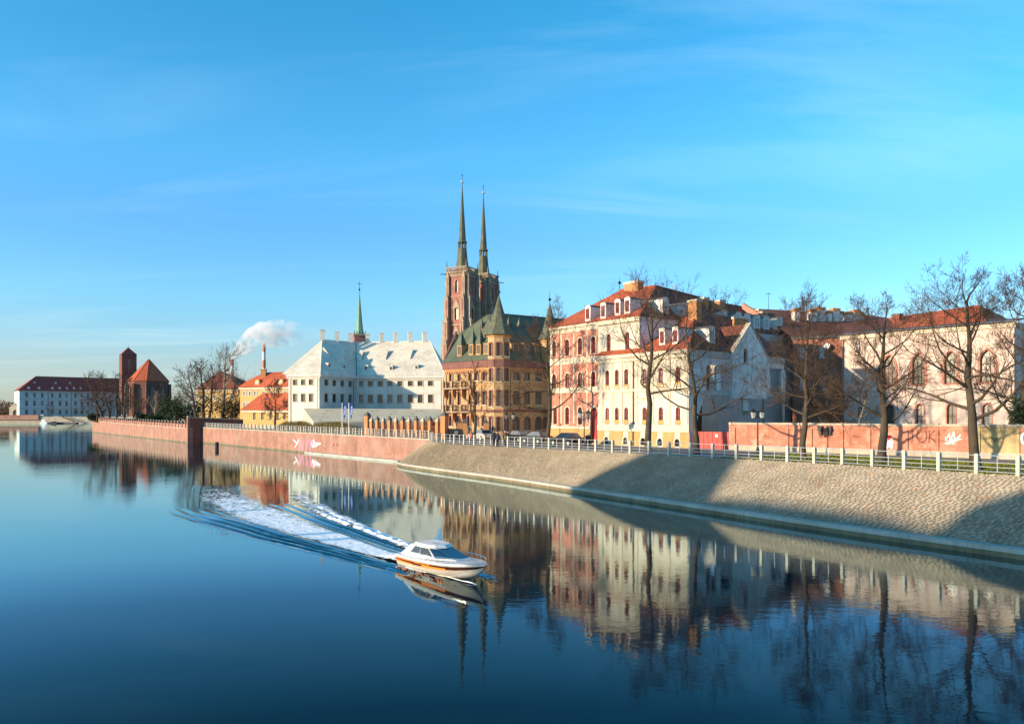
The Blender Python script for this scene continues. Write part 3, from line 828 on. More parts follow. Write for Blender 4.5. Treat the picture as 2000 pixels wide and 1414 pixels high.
for p_, v_ in ((.58,.028),(.66,.058),(.73,.15),(.79,.29),(.84,.52),(.91,.71),(.955,.85)):
    q_ = fe.new(p_); q_.color = (v_,)*3+(1,)
wmx = N.new("ShaderNodeMixShader"); L.new(fr_.outputs[0], wmx.inputs[0]); L.new(wdf.outputs[0], wmx.inputs[1]); L.new(wgl.outputs[0], wmx.inputs[2]); L.new(wmx.outputs[0], N["Material Output"].inputs[0])
g = N.new("ShaderNodeNewGeometry")
mpw = N.new("ShaderNodeMapping"); mpw.inputs["Scale"].default_value = (0.9, 1.5, 1); L.new(g.outputs["Position"], mpw.inputs[0])
na = noise(N, L, mpw.outputs[0], 1.6, 4, 0.55); nb = noise(N, L, mpw.outputs[0], 0.22, 2, 0.5); nc_ = noise(N, L, g.outputs["Position"], 0.035, 2, 0.5)
ar = mrange(N, L, nc_.outputs[0], 0.35, 0.68, 0.35, 1.0)
mu = N.new("ShaderNodeMath"); mu.operation = 'MULTIPLY'; L.new(na.outputs[0], mu.inputs[0]); L.new(ar.outputs[0], mu.inputs[1])
m2 = N.new("ShaderNodeMath"); m2.operation = 'MULTIPLY_ADD'; m2.inputs[1].default_value = 1.2; L.new(nb.outputs[0], m2.inputs[0]); L.new(mu.outputs[0], m2.inputs[2])
bp = N.new("ShaderNodeBump"); bp.inputs["Strength"].default_value = 1.0; bp.inputs["Distance"].default_value = 0.005
L.new(m2.outputs[0], bp.inputs["Height"]); L.new(bp.outputs[0], wgl.inputs["Normal"])
me.materials.append(m_)
water = bpy.data.objects.new('water', me); COL.objects.link(water); water['kind'] = 'structure'
water['label'] = 'calm blue river mirroring the buildings'
# ------------------------------------------------------------------ buildings
UP = Vector((0,0,1))
def v3(p, z): return Vector((p[0], p[1], z))
def backwalls(mb, pts, z0, z1, mat):
    for a, b in zip(pts, pts[1:]): mb.quad(v3(a,z0), v3(b,z0), v3(b,z1), v3(a,z1), mat)
def eave(mb, f, z, out, mat, th=0.25):
    f.band(mb, z-th, z, out, mat)
def outp(f, u, z, o): return f.p(u, z, o)
def downpipe(root, f, x, z0, z1, mat):
    mb = MB(); u = f.u(x); mb.tube([f.p(u,z0,.1), f.p(u,z1,.1)], [.06,.06], mat, 6); part('downpipe', mb, root)
RDIR = Vector((0.79,0.61,0)); LDIR = Vector((-0.6,0.8,0))

# ===== red and cream town house on the river
A0, B0 = (5.1,105.0), (14.8,92.0)
RF = Fac(A0, B0, GZ, 18.55)
root = thing('town_house', 'red plastered town house with cream bays and red tiled roof', 'house', (12,95,GZ))
off8 = RF.n*0.8
tmp = Fac(RF.A+off8, RF.B+off8, GZ, 14.2)
u0, u1 = tmp.u(1168.5), tmp.u(1345)
FB = Fac(tmp.p(u0,0), tmp.p(u1,0), GZ, 14.2)
uS = RF.u(1168.5)                                # where red meets white
RED = Fac(RF.A, RF.p(uS,0), GZ, 18.55); WHT = Fac(RF.p(uS,0), RF.B, 13.8, 18.55)
def at_row(f, xs, xr, yt, yb, w, sty, arch, depth=0.22): f.row(root, xs, xr, yt, yb, w, sty, arch, depth)
at_row(RED, (1083,1108.5,1133.5,1159.5), 1108, 663, 695, 7.6, 'red', 'o')
at_row(RED, (1083,1108.5,1133.5,1159.5), 1108, 729, 764, 7.6, 'red', 'o')
at_row(RED, (1085,1108.5,1133.5), 1108, 795, 829, 7.6, 'red', 'o')
zd = RED.z(1161.5, 866); RED.win(root, RED.u(1161), GZ+.15, 1.35, 4.4, 'door', 'o', 0.3, 'tall red arched double door with fanlight', 'door')
at_row(RED, (1131,), 1131, 853, 864, 7, 'base', 'o')
at_row(WHT, (1188.8,1225), 1225, 648, 684, 8.0, 'redp', 'o')
at_row(FB, (1186,1204.6,1223), 1204.6, 722, 757, 7.4, 'redp', 'o')
at_row(FB, (1186,1204.6,1223), 1204.6, 796, 830, 7.4, 'redp', 'o')
at_row(FB, (1258.8,1290.6,1324), 1290.6, 718, 753, 8.6, 'redp', 'o')
at_row(FB, (1258.8,1290.6,1324), 1290.6, 795, 830, 8.6, 'redp', 'o')
at_row(FB, (1185,1222,1256,1289,1323), 1222, 854, 868, 8.5, 'base', 'o')
mb = MB(); RED.wall(mb, M['red_plaster']); part('red_wall', mb, root)
mb = MB(); WHT.wall(mb, M['cream_plaster']); FB.wall(mb, M['cream_plaster'])
# side of the tall block, return of the bay
mb.quad(v3(RF.B,13.0), v3(RF.B+RDIR*12,13.0), v3(RF.B+RDIR*12,18.55), v3(RF.B,18.55), M['white_plaster'])
mb.quad(FB.p(0,GZ,-.8), FB.p(0,GZ), FB.p(0,14.2), FB.p(0,14.2,-.8), M['cream_plaster'])
part('cream_wall', mb, root)
# trim: pilasters, bands, cornices
mb = MB()
e = 0.003
for x0, x1 in ((1075.2,1078),(1095,1097.6),(1120,1122.6),(1146,1148.6)):
    a, b = RED.u(x0), RED.u(x1); 
    for z0, z1 in ((6.0,9.9),(10.6,13.6),(14.4,17.65)): RED.band(mb, z0, z1, 0.05, M['white_trim'], a, b)
RED.band(mb, 9.9, 10.6, 0.10, M['white_trim'], 0, RED.L-.02); RED.band(mb, 13.6, 14.4, 0.10, M['white_trim'], 0, RED.L-.02)
RED.band(mb, 17.65, 18.2, 0.10, M['white_trim'], 0, RED.L); RED.band(mb, 18.2, 18.5, 0.35, M['white_trim'], 0, RED.L)
WHT.band(mb, 18.0, 18.5, 0.3, M['white_trim'], 0, WHT.L+.25)
RED.band(mb, GZ-.1, 5.35, 0.06, M['ochre_plinth'], 0, RED.u(1154)); RED.band(mb, 5.35, 5.65, 0.12, M['white_trim'], 0, RED.u(1154))
FB.band(mb, 5.2, 6.0, 0.16, M['white_trim'], 0, FB.L+.15)
for b0 in (9.75,): FB.band(mb, b0, b0+.35, 0.12, M['white_trim'], 0, FB.L+.1)
FB.band(mb, 13.3, 13.75, 0.18, M['white_trim'], -.15, FB.L+.15); FB.band(mb, 13.75, 14.15, 0.4, M['white_trim'], -.3, FB.L+.35)
for x in (1176,1195.5,1214,1234,1244,1274,1307,1341):
    u = FB.u(x)
    for z0, z1 in ((6.0,9.7),(10.2,13.2)): FB.band(mb, z0, z1, 0.07, M['white_trim'], u-.18, u+.18)
part('trim', mb, root)
# plinth of the bay with holes for basement windows is ochre: thin courses between them
us = [0]+[FB.u(x)+s*0.42 for x in (1185,1222,1256,1289,1323) for s in (-1,1)]+[FB.L]
for k in range(0, len(us), 2):
    mb = MB(); FB.band(mb, GZ-.1, 5.2, 0.035, M['ochre_plinth'], us[k], us[k+1]); part('plinth', mb, root)
for r0 in (9.95,):
    for x in (1186,1204.6,1223,1258.8,1290.6,1324):
        for za_, zb_ in ((r0+.15, r0+.7),(6.05, 6.5)):
            mb = MB(); u = FB.u(x); FB.band(mb, za_, zb_, 0.03, M['ochre_plinth'], u-.42, u+.42); part('apron', mb, root)
downpipe(root, RF, 1094.5, GZ, 18.3, M['slate']); downpipe(root, FB, 1238, GZ, 14, M['slate'])
# right hand, shaded side with gable
Q = FB.B; W1 = Vector((33.3,97.2,0))
WR = Fac(Q, W1, GZ, 14.2)
def sh(x): return WR.u(x)
WR.row(root, (1384,1403.5), 1403.5, 714, 762, 8.5, 'brown', 'o', 0.3)
WR.row(root, (1500,1530), 1500, 719, 764, 8.5, 'brown', 'o', 0.3)
WR.row(root, (1457,), 1457, 762, 806, 10, 'brown', 'r', 0.3)
mb = MB(); WR.wall(mb, M['white_plaster'], 0.3); 
g0, g1 = sh(1424), sh(1491); gm_ = (g0+g1)/2
GB = Fac(WR.p(g0,0,.45), WR.p(g1,0,.45), 10.2, 14.2); zap = 17.6
GB.outline = [(0,9.0),(GB.L,9.0),(GB.L,14.1),(GB.L/2,zap),(0,14.1)]
GB.row(root, (1456.5,), 1456.5, 681, 708, 8, 'brown', 'o', 0.35)
GB.wall(mb, M['white_plaster'], 0.35)
for u, sg in ((0,-1),(GB.L,1)): mb.quad(GB.p(u,9.0,-.45),GB.p(u,9.0),GB.p(u,14.1),GB.p(u,14.1,-.45),M['white_plaster'])
mb.quad(GB.p(0,9.0,-.45),GB.p(GB.L,9.0,-.45),GB.p(GB.L,9.0),GB.p(0,9.0),M['white_plaster'])
for x in (1440,1473):   # blind niches
    u = GB.u(x); o = shape(.75,2.1,'o'); i = shape(.6,2.0,'o')
    for k in range(1,len(o)):
        q = (k+1)%len(o)
        mb.quad(GB.p(u+o[k][0],12+o[k][1],.06),GB.p(u+o[q][0],12+o[q][1],.06),GB.p(u+i[q][0],12+i[q][1],.0),GB.p(u+i[k][0],12+i[k][1],.0),M['white_trim'])
part('side_wall', mb, root)
mb = MB()
for sg in (0,1):   # coping of the gable
    a, b = (GB.p(0,14.1,.12),GB.p(GB.L/2,zap,.12)) if sg==0 else (GB.p(GB.L/2,zap,.12),GB.p(GB.L,14.1,.12))
    s_ = 0 if sg == 0 else 0.004
    mb.prism([a+UP*s_,b+UP*s_,b-GB.n*.6+UP*s_,a-GB.n*.6+UP*s_],(0,0,.16),M['coping'])
WR.band(mb, 13.4, 13.9, 0.12, M['grey_trim'], 0, g0-.02); WR.band(mb, 13.4, 13.9, 0.12, M['grey_trim'], g1+.02, WR.L)
WR.band(mb, 9.3, 9.75, 0.10, M['grey_trim'], 0, WR.L); WR.band(mb, GZ-.1, 5.2, .08, M['grey_trim'], 0, WR.L)
part('side_trim', mb, root)
mb = MB(); mb.box((0,0,0),(1,1,1),M['coping'], Matrix.Translation(WR.p(sh(1449),7.15)) @ Matrix.Rotation(WR.ang,4,'Z') @ Matrix.Diagonal((3.4,-1.0,0.45,1)))
part('balcony', mb, root)
downpipe(root, WR, 1489, 5, 14, M['iron'])
# roofs
K0, K1 = Vector((22.5,97.6,19.7)), Vector((22.5,97.6,19.7))+RDIR*8.5
ov = 0.35
E0 = FB.p(FB.u(1240),14.2,ov); EQ = FB.p(FB.L+ov,14.2,ov); EW = WR.p(WR.L+.2,14.2,ov)
mb = MB()
M0 = K0+LDIR*5
mb.poly((E0,EQ,K0,M0), M['red_tile']); mb.poly((EQ,EW,K1,K0), M['brown_tile'])  # right slope's shade is put into the browner tile
mb.poly((EW,EW+LDIR*15,K1), M['brown_tile']); mb.poly((M0,K0,K1,K1+LDIR*8), M['brown_tile'])
gr = GB.p(GB.L/2,zap-.02,-.1); gb = gr - GB.n*4.0
for u in (0, GB.L): mb.poly((GB.p(u,14.1,-.05), gr, gb), M['brown_tile'])
part('bay_roof', mb, root)
mb = MB()
mb.prism([FB.p(-.25,14.2,.35),FB.p(FB.u(1243),14.2,.35),FB.p(FB.u(1243),14.75,-.8),FB.p(-.25,14.75,-.8)],(0,0,.10),M['red_tile'])
part('lean_to_roof', mb, root)
R0 = at(1210,568,110); R1 = at(1281,560,106.4); R1.z = R0.z
R2 = Vector((28.2,117.5,R0.z))
ea, eb = RF.p(-.4,18.55,.45), RF.p(RF.L+.35,18.55,.45); ec = Vector((*(RF.B+RDIR*13)[:2],18.55))
mb = MB()
mb.poly((ea,eb,R1,R0), M['red_tile']); mb.poly((eb,ec,R2,R1), M['brown_tile'])  # side slope coloured darker, its shade put into the tile
mb.poly((ea,R0,Vector((10,118,18.55))), M['red_tile']); mb.poly((R0,R1,R2,Vector((22,124,18.55)),Vector((10,118,18.55))), M['brown_tile'])
mb.tube([R0+UP*.05,R1+UP*.05],[.16,.16],M['red_tile'],6); mb.tube([eb,R1+UP*.05],[.15,.15],M['red_tile'],6); mb.tube([R1+UP*.05,R2+UP*.05],[.15,.15],M['brown_tile'],6); mb.tube([EQ,K0+UP*.05],[.15,.15],M['red_tile'],6)
part('roof', mb, root)
mb = MB(); backwalls(mb, [tuple(RF.A)[:2],(10,118),(22,124),(28,117)], GZ, 18.55, M['white_plaster']); part('back_wall', mb, root)
def roof_pt(x, y, a, b, c):
    """where the sight line through a pixel meets the plane a,b,c"""
    n = (b-a).cross(c-a); o = Vector((0,0,CAMH)); d = at(x,y,1.0)-o
    return o + d*((a-o).dot(n)/d.dot(n))
for x, y in ((1148,627),(1178,622),(1206,616),(1225,612.5)):
    P0 = roof_pt(x, y, ea, eb, R1); dormer(root, P0, RF.ang, 0.95, 1.75, 2.6, M['white_plaster'], M['slate'], 'reddorm', 'round')
for x, y in ((1300,613),(1344,622)):
    P0 = roof_pt(x, y, eb, ec, R1); dormer(root, P0, math.atan2(.61,.79), 1.1, 1.75, 2.6, M['white_plaster'], M['slate'], 'dorm', 'round')
for x, y in ((1293,674),(1319,672)):
    P0 = roof_pt(x, y, E0, EQ, K0); dormer(root, P0, RF.ang, 0.85, 1.75, 2.6, M['white_plaster'], M['slate'], 'reddorm', 'round')
P0 = roof_pt(1391, 671, EQ, EW, K0); dormer(root, P0, WR.ang, 1.1, 1.7, 2.6, M['white_plaster'], M['slate'], 'dorm', 'round')
c = at(1238,576,108.5); chimney(root, (c.x,c.y), 2.6, 1.1, RF.ang, 21, 25.0, M['orange_brick'], M['white_trim'], cap=.3)
c = at(1446,640,99); chimney(root, (c.x,c.y), 1.9, 1.0, WR.ang, 16.2, 19.0, M['orange_brick'], M['white_trim'], cap=.3)
c = at(1357,620,95); chimney(root, (c.x,c.y), 1.3, 0.9, RF.ang, 17.5, 20.6, M['orange_brick'], M['white_trim'], cap=.25)
for x, y in ((1326,587),(1372,592),(1403,597)):
    c = at(x,y,114); chimney(root, (c.x,c.y), 1.4, 1.0, RF.ang, 21, 7+(HY-y+6)/F*114, M['orange_brick'], M['white_trim'], cap=.3)
mb = MB(); mb.tube([R0,R0+UP*1.9],[.05,.02],M['iron'],5); mb.ball(R0+UP*1.1,.22,M['iron'],6); part('finial', mb, root)
mb = MB(); q = at(1316,583,112); mb.tube([q,q+UP*2.0],[.04,.03],M['white_trim'],5)
for k in range(3): mb.tube([q+UP*(1.2+k*.3)+Vector((-.35,0,0)),q+UP*(1.2+k*.3)+Vector((.35,0,0))],[.04,.04],M['white_trim'],4)
part('aerial', mb, root)

# ===== rear wing with the row of white dormers
root = thing('dormer_wing', 'white rear wing with a row of white dormers behind the gable', 'house', (33,110,GZ))
RW = Fac(g2(1398,108), g2(1553,116.5), GZ, 18.7)
RW.row(root, (1512,1541), 1541, 672, 700, 9, 'brown', 'o', 0.25)
mb = MB(); RW.wall(mb, M['white_plaster']); part('wall', mb, root)
mb = MB(); RW.band(mb, 17.6, 18.6, 0.3, M['grey_trim']); RW.band(mb, 16.6, 17.2, 0.12, M['grey_trim']); part('cornice', mb, root)
ra, rb = RW.p(-1,18.7,.4), RW.p(RW.L+.4,18.7,.4); R3 = Vector((39.0,128,24.3))
mb = MB(); mb.poly((ra,rb,R3,R2+Vector((.2,.2,0))), M['brown_tile']); mb.poly((rb,R3,Vector((52,130,18.7))), M['brown_tile'])
part('roof', mb, root)
mb = MB(); backwalls(mb, [tuple(RW.B)[:2],(52,130),(30,135)], GZ, 18.7, M['white_plaster']); part('back_wall', mb, root)
for x, y in ((1414,633),(1443,637.5),(1460,640),(1479,642),(1497.5,644),(1523,646)):
    dormer(root, roof_pt(x, y, ra, rb, R3), RW.ang, 1.25, 1.75, 3.0, M['white_plaster'], M['slate'], 'dorm', 'round')
mb = MB(); a, b = at(1449,592,123.5), at(1482,612,119); mb.prism([a,b,b+Vector((.5,.3,0)),a+Vector((.5,.3,0))],(0,0,-1.1),M['red_plaster']); part('fire_wall', mb, root)
for x, y, D in ((1403,595,121),(1483,607,121),(1490,612,120)):
    c = at(x,y,D); chimney(root, (c.x,c.y), 1.2, .8, RW.ang, c.z-3, c.z, M['orange_brick'], M['white_trim'], cap=.2)
mb = MB(); q = at(1501,610,124); mb.tube([q,q+UP*3],[.04,.03],M['iron'],5); mb.tube([q+UP*2.9+Vector((-.4,0,0)),q+UP*2.9+Vector((.4,0,0))],[.04,.04],M['iron'],4); part('aerial', mb, root)

# ===== red brick house between the white gable and the pink hall
root = thing('brick_house', 'dark red brick house in shade with white windows and brown roof', 'house', (42,110,GZ))
BB = Fac(g2(1549,110.5), g2(1647,108), GZ, 18.0)
BB.row(root, (1567,1605.5), 1605, 676, 698, 8.5, 'white', 'r'); BB.row(root, (1567,1606.5), 1606, 736, 761, 8.5, 'white', 'r'); BB.row(root, (1570,1607.5), 1607, 795, 822, 8.5, 'white', 'r')
mb = MB(); BB.wall(mb, M['red_brick'])
a = BB.B; b = Vector((52,124,0)); mb.quad(v3(a,GZ),v3(b,GZ),v3(b,18),v3(a,18),M['red_brick']); a = BB.A; mb.quad(v3(a,GZ),v3(a+Vector((4,14,0)),GZ),v3(a+Vector((4,14,0)),18),v3(a,18),M['red_brick'])
part('wall', mb, root)
mb = MB(); BB.band(mb, 17.6, 18.0, .25, M['slate']); part('gutter', mb, root)
R4 = at(1705,616,137); R4.z = 24.3
mb = MB(); ba, bb = BB.p(-.3,18.05,.3), Vector((62,106,18.05)); mb.poly((ba,bb,R4,R3), M['brown_tile']); mb.poly((bb,R4,Vector((80,140,18))), M['brown_tile']); mb.poly((R3,R4,Vector((64,150,18)),Vector((40,142,18))), M['brown_tile'])
part('roof', mb, root)
for x, yt, w in ((1554,603,.9),(1586,604,1.2),(1601.5,600,1.2),(1617,607,.8),(1630,602,1.2),(1640,608,.7),(1656,609,1.0),(1670,605,1.0),(1679,610,.7)):
    D = 122 + (x-1550)*0.06; c = at(x, yt, D); 
    dd = chimney(root, (c.x,c.y), w, .9, 0.3, c.z-4.2, c.z-.5, M['white_plaster'], M['orange_brick'], cap=.45)
mb = MB(); q = BB.p(BB.u(1616), BB.z(1616,677), .45); mb.lathe((0,0,0),[(.06,-.02),(.42,.10),(.43,.12)],M['white_frame'],14)
mb.v = [tuple(Matrix.Translation(q) @ Matrix.Rotation(BB.ang-0.4,4,'Z') @ Matrix.Rotation(R(75),4,'X') @ Vector(p)) for p in mb.v]; mb.tube([q,q-BB.n*.45],[.04,.04],M['iron'],5)
part('satellite_dish', mb, root)

# ===== pink hall with pointed windows
root = thing('pink_hall', 'pale pink plastered hall with tall pointed red framed windows', 'church hall', (50,97,GZ))
PK = Fac((43.7,105.0), (56.7,89.6), GZ, 17.6)
PK.row(root, (1737,1794,1857.5,1928), 1794, 690, 751, 24, 'goth', 'p', 0.35)
PK.row(root, (1738.5,1797,1858,1928), 1797, 790, 829, 15, 'goths', 'o', 0.3)
PK.row(root, (1675,), 1675, 664, 691, 11, 'white', 'r'); PK.row(root, (1679,), 1679, 793, 813, 11, 'white', 'r')
mb = MB(); PK.wall(mb, M['pink_plaster'], .35, M['red_plaster']); 
a, b = PK.A, PK.B; bx = Vector((*(b+RDIR*14)[:2],0)); mb.quad(v3(b,GZ),v3(bx,GZ),v3(bx,17.6),v3(b,17.6),M['pink_plaster'])
ax = Vector((*(a+RDIR*9)[:2],0)); mb.quad(v3(a,GZ),v3(ax,GZ),v3(ax,17.6),v3(a,17.6),M['pink_plaster']); part('wall', mb, root)
mb = MB(); PK.band(mb, 17.0, 17.5, .22, M['white_trim']); part('cornice', mb, root)
mb = MB(); mb.prism([PK.p(-.5,17.6,.6),PK.p(PK.L+.5,17.6,.6),PK.p(PK.L+.5,18.1,-2.4),PK.p(-.5,18.1,-2.4)],(0,0,.14),M['slate']); part('lower_roof', mb, root)
p0, p1 = at(1733,622,113), at(1912,601,99.5); p1.z = p0.z = 20.9
q0, q1 = PK.p(PK.u(1745),18.15,-2.0), PK.p(PK.u(1913),18.15,-2.0)
mb = MB(); mb.poly((q0,q1,p1,p0), M['red_tile']); mb.poly((q1,q1+RDIR*12,p1), M['red_plaster']); mb.poly((p0,p1,q1+RDIR*12,q0+RDIR*12), M['brown_tile']); part('roof', mb, root)
c = at(1752,640,108); chimney(root, (c.x,c.y), 1.0, .9, PK.ang, 18, 20.6, M['brown_tile'], M['slate'])
downpipe(root, PK, 1647.5, GZ, 17.4, M['slate'])

# ===== yellow brick corner house with turrets
root = thing('corner_house', 'yellow brick corner house with green roof and pointed turrets', 'house', (-1,121,GZ))
C = Vector((-1.95,118.0,0))
LF = Fac((-10.7,126.2), C, GZ, 15.4); RT = Fac(C, (5.95,125.2), GZ, 15.4)
xs = (881.4,895,916.5,931,946.4)
LF.row(root, xs, 916, 720, 744, 6.6, 'yb', 's', .3); LF.row(root, xs, 916, 765.5, 791, 6.6, 'yb', 's', .3); LF.row(root, (880.7,895,916,931,945.5), 916, 812, 832.5, 6.6, 'yb', 'o', .3)
RT.row(root, (1008,1030,1051.6), 1008, 719, 743, 9.6, 'yb', 's', .3); RT.row(root, (1008,1030,1051.6), 1008, 765, 790, 9, 'yb', 's', .3)
RT.row(root, (1008,1030,1051.6), 1030, 815, 840, 10, 'yb', 'o', .3); RT.row(root, (983.5,1065), 1065, 816, 838, 7, 'yb', 'o', .3)
mb = MB(); LF.wall(mb, M['yellow_brick'], .3); RT.wall(mb, M['yellow_brick'], .3)
lb = Vector((2.5,140,0)); backwalls(mb, [tuple(RT.B)[:2],(14,136),(2.5,140),tuple(LF.A)[:2]], GZ, 15.4, M['red_brick']); part('wall', mb, root)
mb = MB()
for f in (LF, RT):
    f.band(mb, 14.3, 15.35, .28, M['purple_brick']); f.band(mb, 13.9, 14.3, .12, M['orange_brick']); f.band(mb, 7.6, 7.95, .16, M['purple_brick']); f.band(mb, 11.55, 11.8, .10, M['orange_brick']); f.band(mb, GZ-.1, 4.3, .12, M['purple_brick'])
n_ = 30
for k in range(n_):
    u = (k+.5)*LF.L/n_; LF.band(mb, 13.55, 13.9, .10, M['orange_brick'], u-.1, u+.1)
    u = (k+.5)*RT.L/n_; RT.band(mb, 13.55, 13.9, .10, M['orange_brick'], u-.1, u+.1)
for f, us in ((LF,(.25,2.9,5.4,8.2)), (RT,(2.5,4.4,6.5))):
    for u in us: f.band(mb, 8.0, 13.5, .14, M['yellow_brick'], u-.22, u+.22)
part('brick_bands', mb, root)
for yb in (757.5, 803.5):
    z = LF.z(905, yb); mb = MB(); a, b = LF.u(872), LF.u(926)
    LF.band(mb, z-.22, z, .95, M['sandstone'], a, b); 
    for u in (a+.12, (a*2+b)/3, (a+b*2)/3, b-.12):
        LF.band(mb, z+.003, z+1.05, .93, M['yellow_brick'], u-.17, u+.17, -.6); LF.band(mb, z-1.1, z-.225, .75, M['orange_brick'], u-.14, u+.14)
        mb.prism([LF.p(u-.14,z-1.1,.75),LF.p(u-.14,z-1.1,.02),LF.p(u-.14,z-1.9,.02)], LF.d*.28, M['orange_brick'])
    LF.band(mb, z+.95, z+1.02, .9, M['purple_brick'], a, b, -.8)
    for k in range(26):
        u = a+(b-a)*(k+.5)/26; LF.band(mb, z+.0, z+.95, .86, M['iron'], u-.02, u+.02, -.82)
    part('balcony', mb, root)
# roof
Ge0, Ge1 = at(985,614,127), at(1112,625,134.5); Ge1.z = Ge0.z; Ge2 = at(951,616,128.5); Ge2.z = Ge0.z
la, lc, re_ = LF.p(-.3,15.4,.35), Vector((C.x-.05,C.y-.5,15.4)), RT.p(RT.L+.3,15.4,.35)
lh = Vector((-9.3,131,20.0))
mb = MB(); mb.poly((la,lc,Ge0,Ge2,lh), M['green_copper']); mb.poly((lc,re_,Ge1,Ge0), M['green_copper']); mb.poly((la,lh,Vector((2.5,140,15.4))), M['green_copper']); mb.poly((lh,Ge2,Ge0,Ge1,Vector((14,137,15.4)),Vector((2.5,140,15.4))), M['green_copper'])
mb.poly((re_,Vector((14,137,15.4)),Ge1), M['green_copper']); mb.tube([lh,Ge2,Ge0,Ge1],[.12]*4,M['spire_copper'],5)
part('roof', mb, root)
a = LF.p(-.3,15.3,0); mb = MB(); mb.prism([LF.p(-.35,15.2,.2),LF.p(-.05,15.2,.2),lh+Vector((.3,0,.55)),lh+Vector((-.05,0,.55))],(0,0,.35),M['purple_brick']); part('verge_wall', mb, root)
for x, y in ((897,696),(919.7,694),(934,693.5),(949,692.5)):
    dormer(root, roof_pt(x, y, la, lc, Ge0), LF.ang, 1.0, 1.75, 2.0, M['yellow_brick'], M['green_copper'], 'yb', 'spike' if x < 940 else 'flat')
for x, y in ((1007.5,691),(1029.7,692),(1050.5,693)):
    dormer(root, roof_pt(x, y, lc, re_, Ge0), RT.ang, 1.3, 1.7, 2.0, M['yellow_brick'], M['green_copper'], 'yb', 'flat')
for x, y in ((939,648),(955,646)):
    dormer(root, roof_pt(x, y, la, lc, Ge0), LF.ang, .6, .7, 1.0, M['purple_brick'], M['spire_copper'], None, 'spike', name='roof_vent')
for x, y in ((996,645),(1016.5,647)):
    dormer(root, roof_pt(x, y, lc, re_, Ge0), RT.ang, .6, .7, 1.0, M['purple_brick'], M['spire_copper'], None, 'spike', name='roof_vent')
# corner turret
def turret(c, r, z0, z1, zt, rows, name, hasbody=True):
    mb = MB(); n = 8; rot = math.pi/8
    ring = [Vector((c[0]+r*math.cos(rot+2*math.pi*k/n), c[1]+r*math.sin(rot+2*math.pi*k/n),0)) for k in range(n)]
    for k in range(n):
        f = Fac(ring[k], ring[(k+1)%n], z0, z1)
        if f.n.dot(Vector((-c[0],-c[1],0)).normalized()) > 0.25 and hasbody:
            for za, zb, w in rows: f.win(root, f.L/2, za, w, zb-za, 'yb', 's', .25)
        f.wall(mb, M['yellow_brick'], .25)
        f.band(mb, 14.2, 15.3, .15, M['purple_brick']); f.band(mb, 7.5, 7.9, .12, M['purple_brick']); f.band(mb, z1-.35, z1, .15, M['orange_brick'])
    part(name, mb, root)
    mb = MB(); mb.lathe((c[0],c[1],0), [(r*1.32,z1-.05),(r*1.36,z1+.05),(r*1.02,z1+1.0),(r*.84,z1+1.5),(r*.42,z1+(zt-z1)*.62),(.06,zt)], M['spire_copper'], 8, rot)
    part('turret_roof', mb, root)
    mb = MB(); mb.tube([(c[0],c[1],zt-.2),(c[0],c[1],zt+1.9)],[.06,.03],M['iron'],5); mb.ball((c[0],c[1],zt+.5),.24,M['iron'],6); part('finial', mb, root)
rows = [(LF.z(946,843)+.9, LF.z(946,816), .62),(11.0-.35-1.9, 11.0, .62),(12.4, 14.05, .62),(16.0,17.9,.62)]
rows = [(8.4,10.7,.62),(12.05,13.95,.62),(15.75,17.7,.62),(4.7,6.8,.62)]
turret((C.x,C.y), 1.75, GZ, 18.95, 24.9, rows, 'corner_turret')
turret((5.95,125.0), 1.5, 13, 18.9, 24.8, [], 'rear_turret', False)

# ===== gate pillars in front of the museum
root = thing('pillar_fence', 'row of yellow brick fence pillars with dark iron panels', 'fence', (-20,128,GZ))
px = (717.7,726,737,749,761,773.8,786.5,799,813,826.5,840,854.5,868)
prev = None
for i, x in enumerate(px):
    D = 138 - (x-717)*0.15; c = at(x, HY, D); big = i in (0, 12); w = .42 if big else .26; h = 7.0 if big else (6.1 if i % 2 else 6.3)
    mb = MB(); X = Matrix.Translation((c.x,c.y,0)) @ Matrix.Rotation(R(-35),4,'Z')
    mb.box((-w,-w,GZ),(w,w,h),M['orange_brick'],X); q = w+.1
    b4 = [X @ Vector(p) for p in ((-q,-q,h),(q,-q,h),(q,q,h),(-q,q,h))]; ap = X @ Vector((0,0,h+.75))
    mb.poly(b4[::-1], M['coping'])
    for k in range(4): mb.poly((b4[k],b4[(k+1)%4],ap), M['coping'] if i%2 else M['slate'])
    part('pillar', mb, root)
    if prev is not None:
        mb = MB(); a = prev; b = c; d = (b-a).normalized(); L = (b-a).length
        for z in (GZ+.3, GZ+1.1, GZ+1.9): mb.tube([v3(a,z),v3(b,z)],[.05,.05],M['rust_iron'],4)
        for k in range(9):
            p = a+d*L*(k+.5)/9; mb.tube([v3(p,GZ+.1),v3(p,GZ+2.05)],[.045,.045],M['rust_iron'],4)
        part('iron_panel', mb, root)
    prev = c

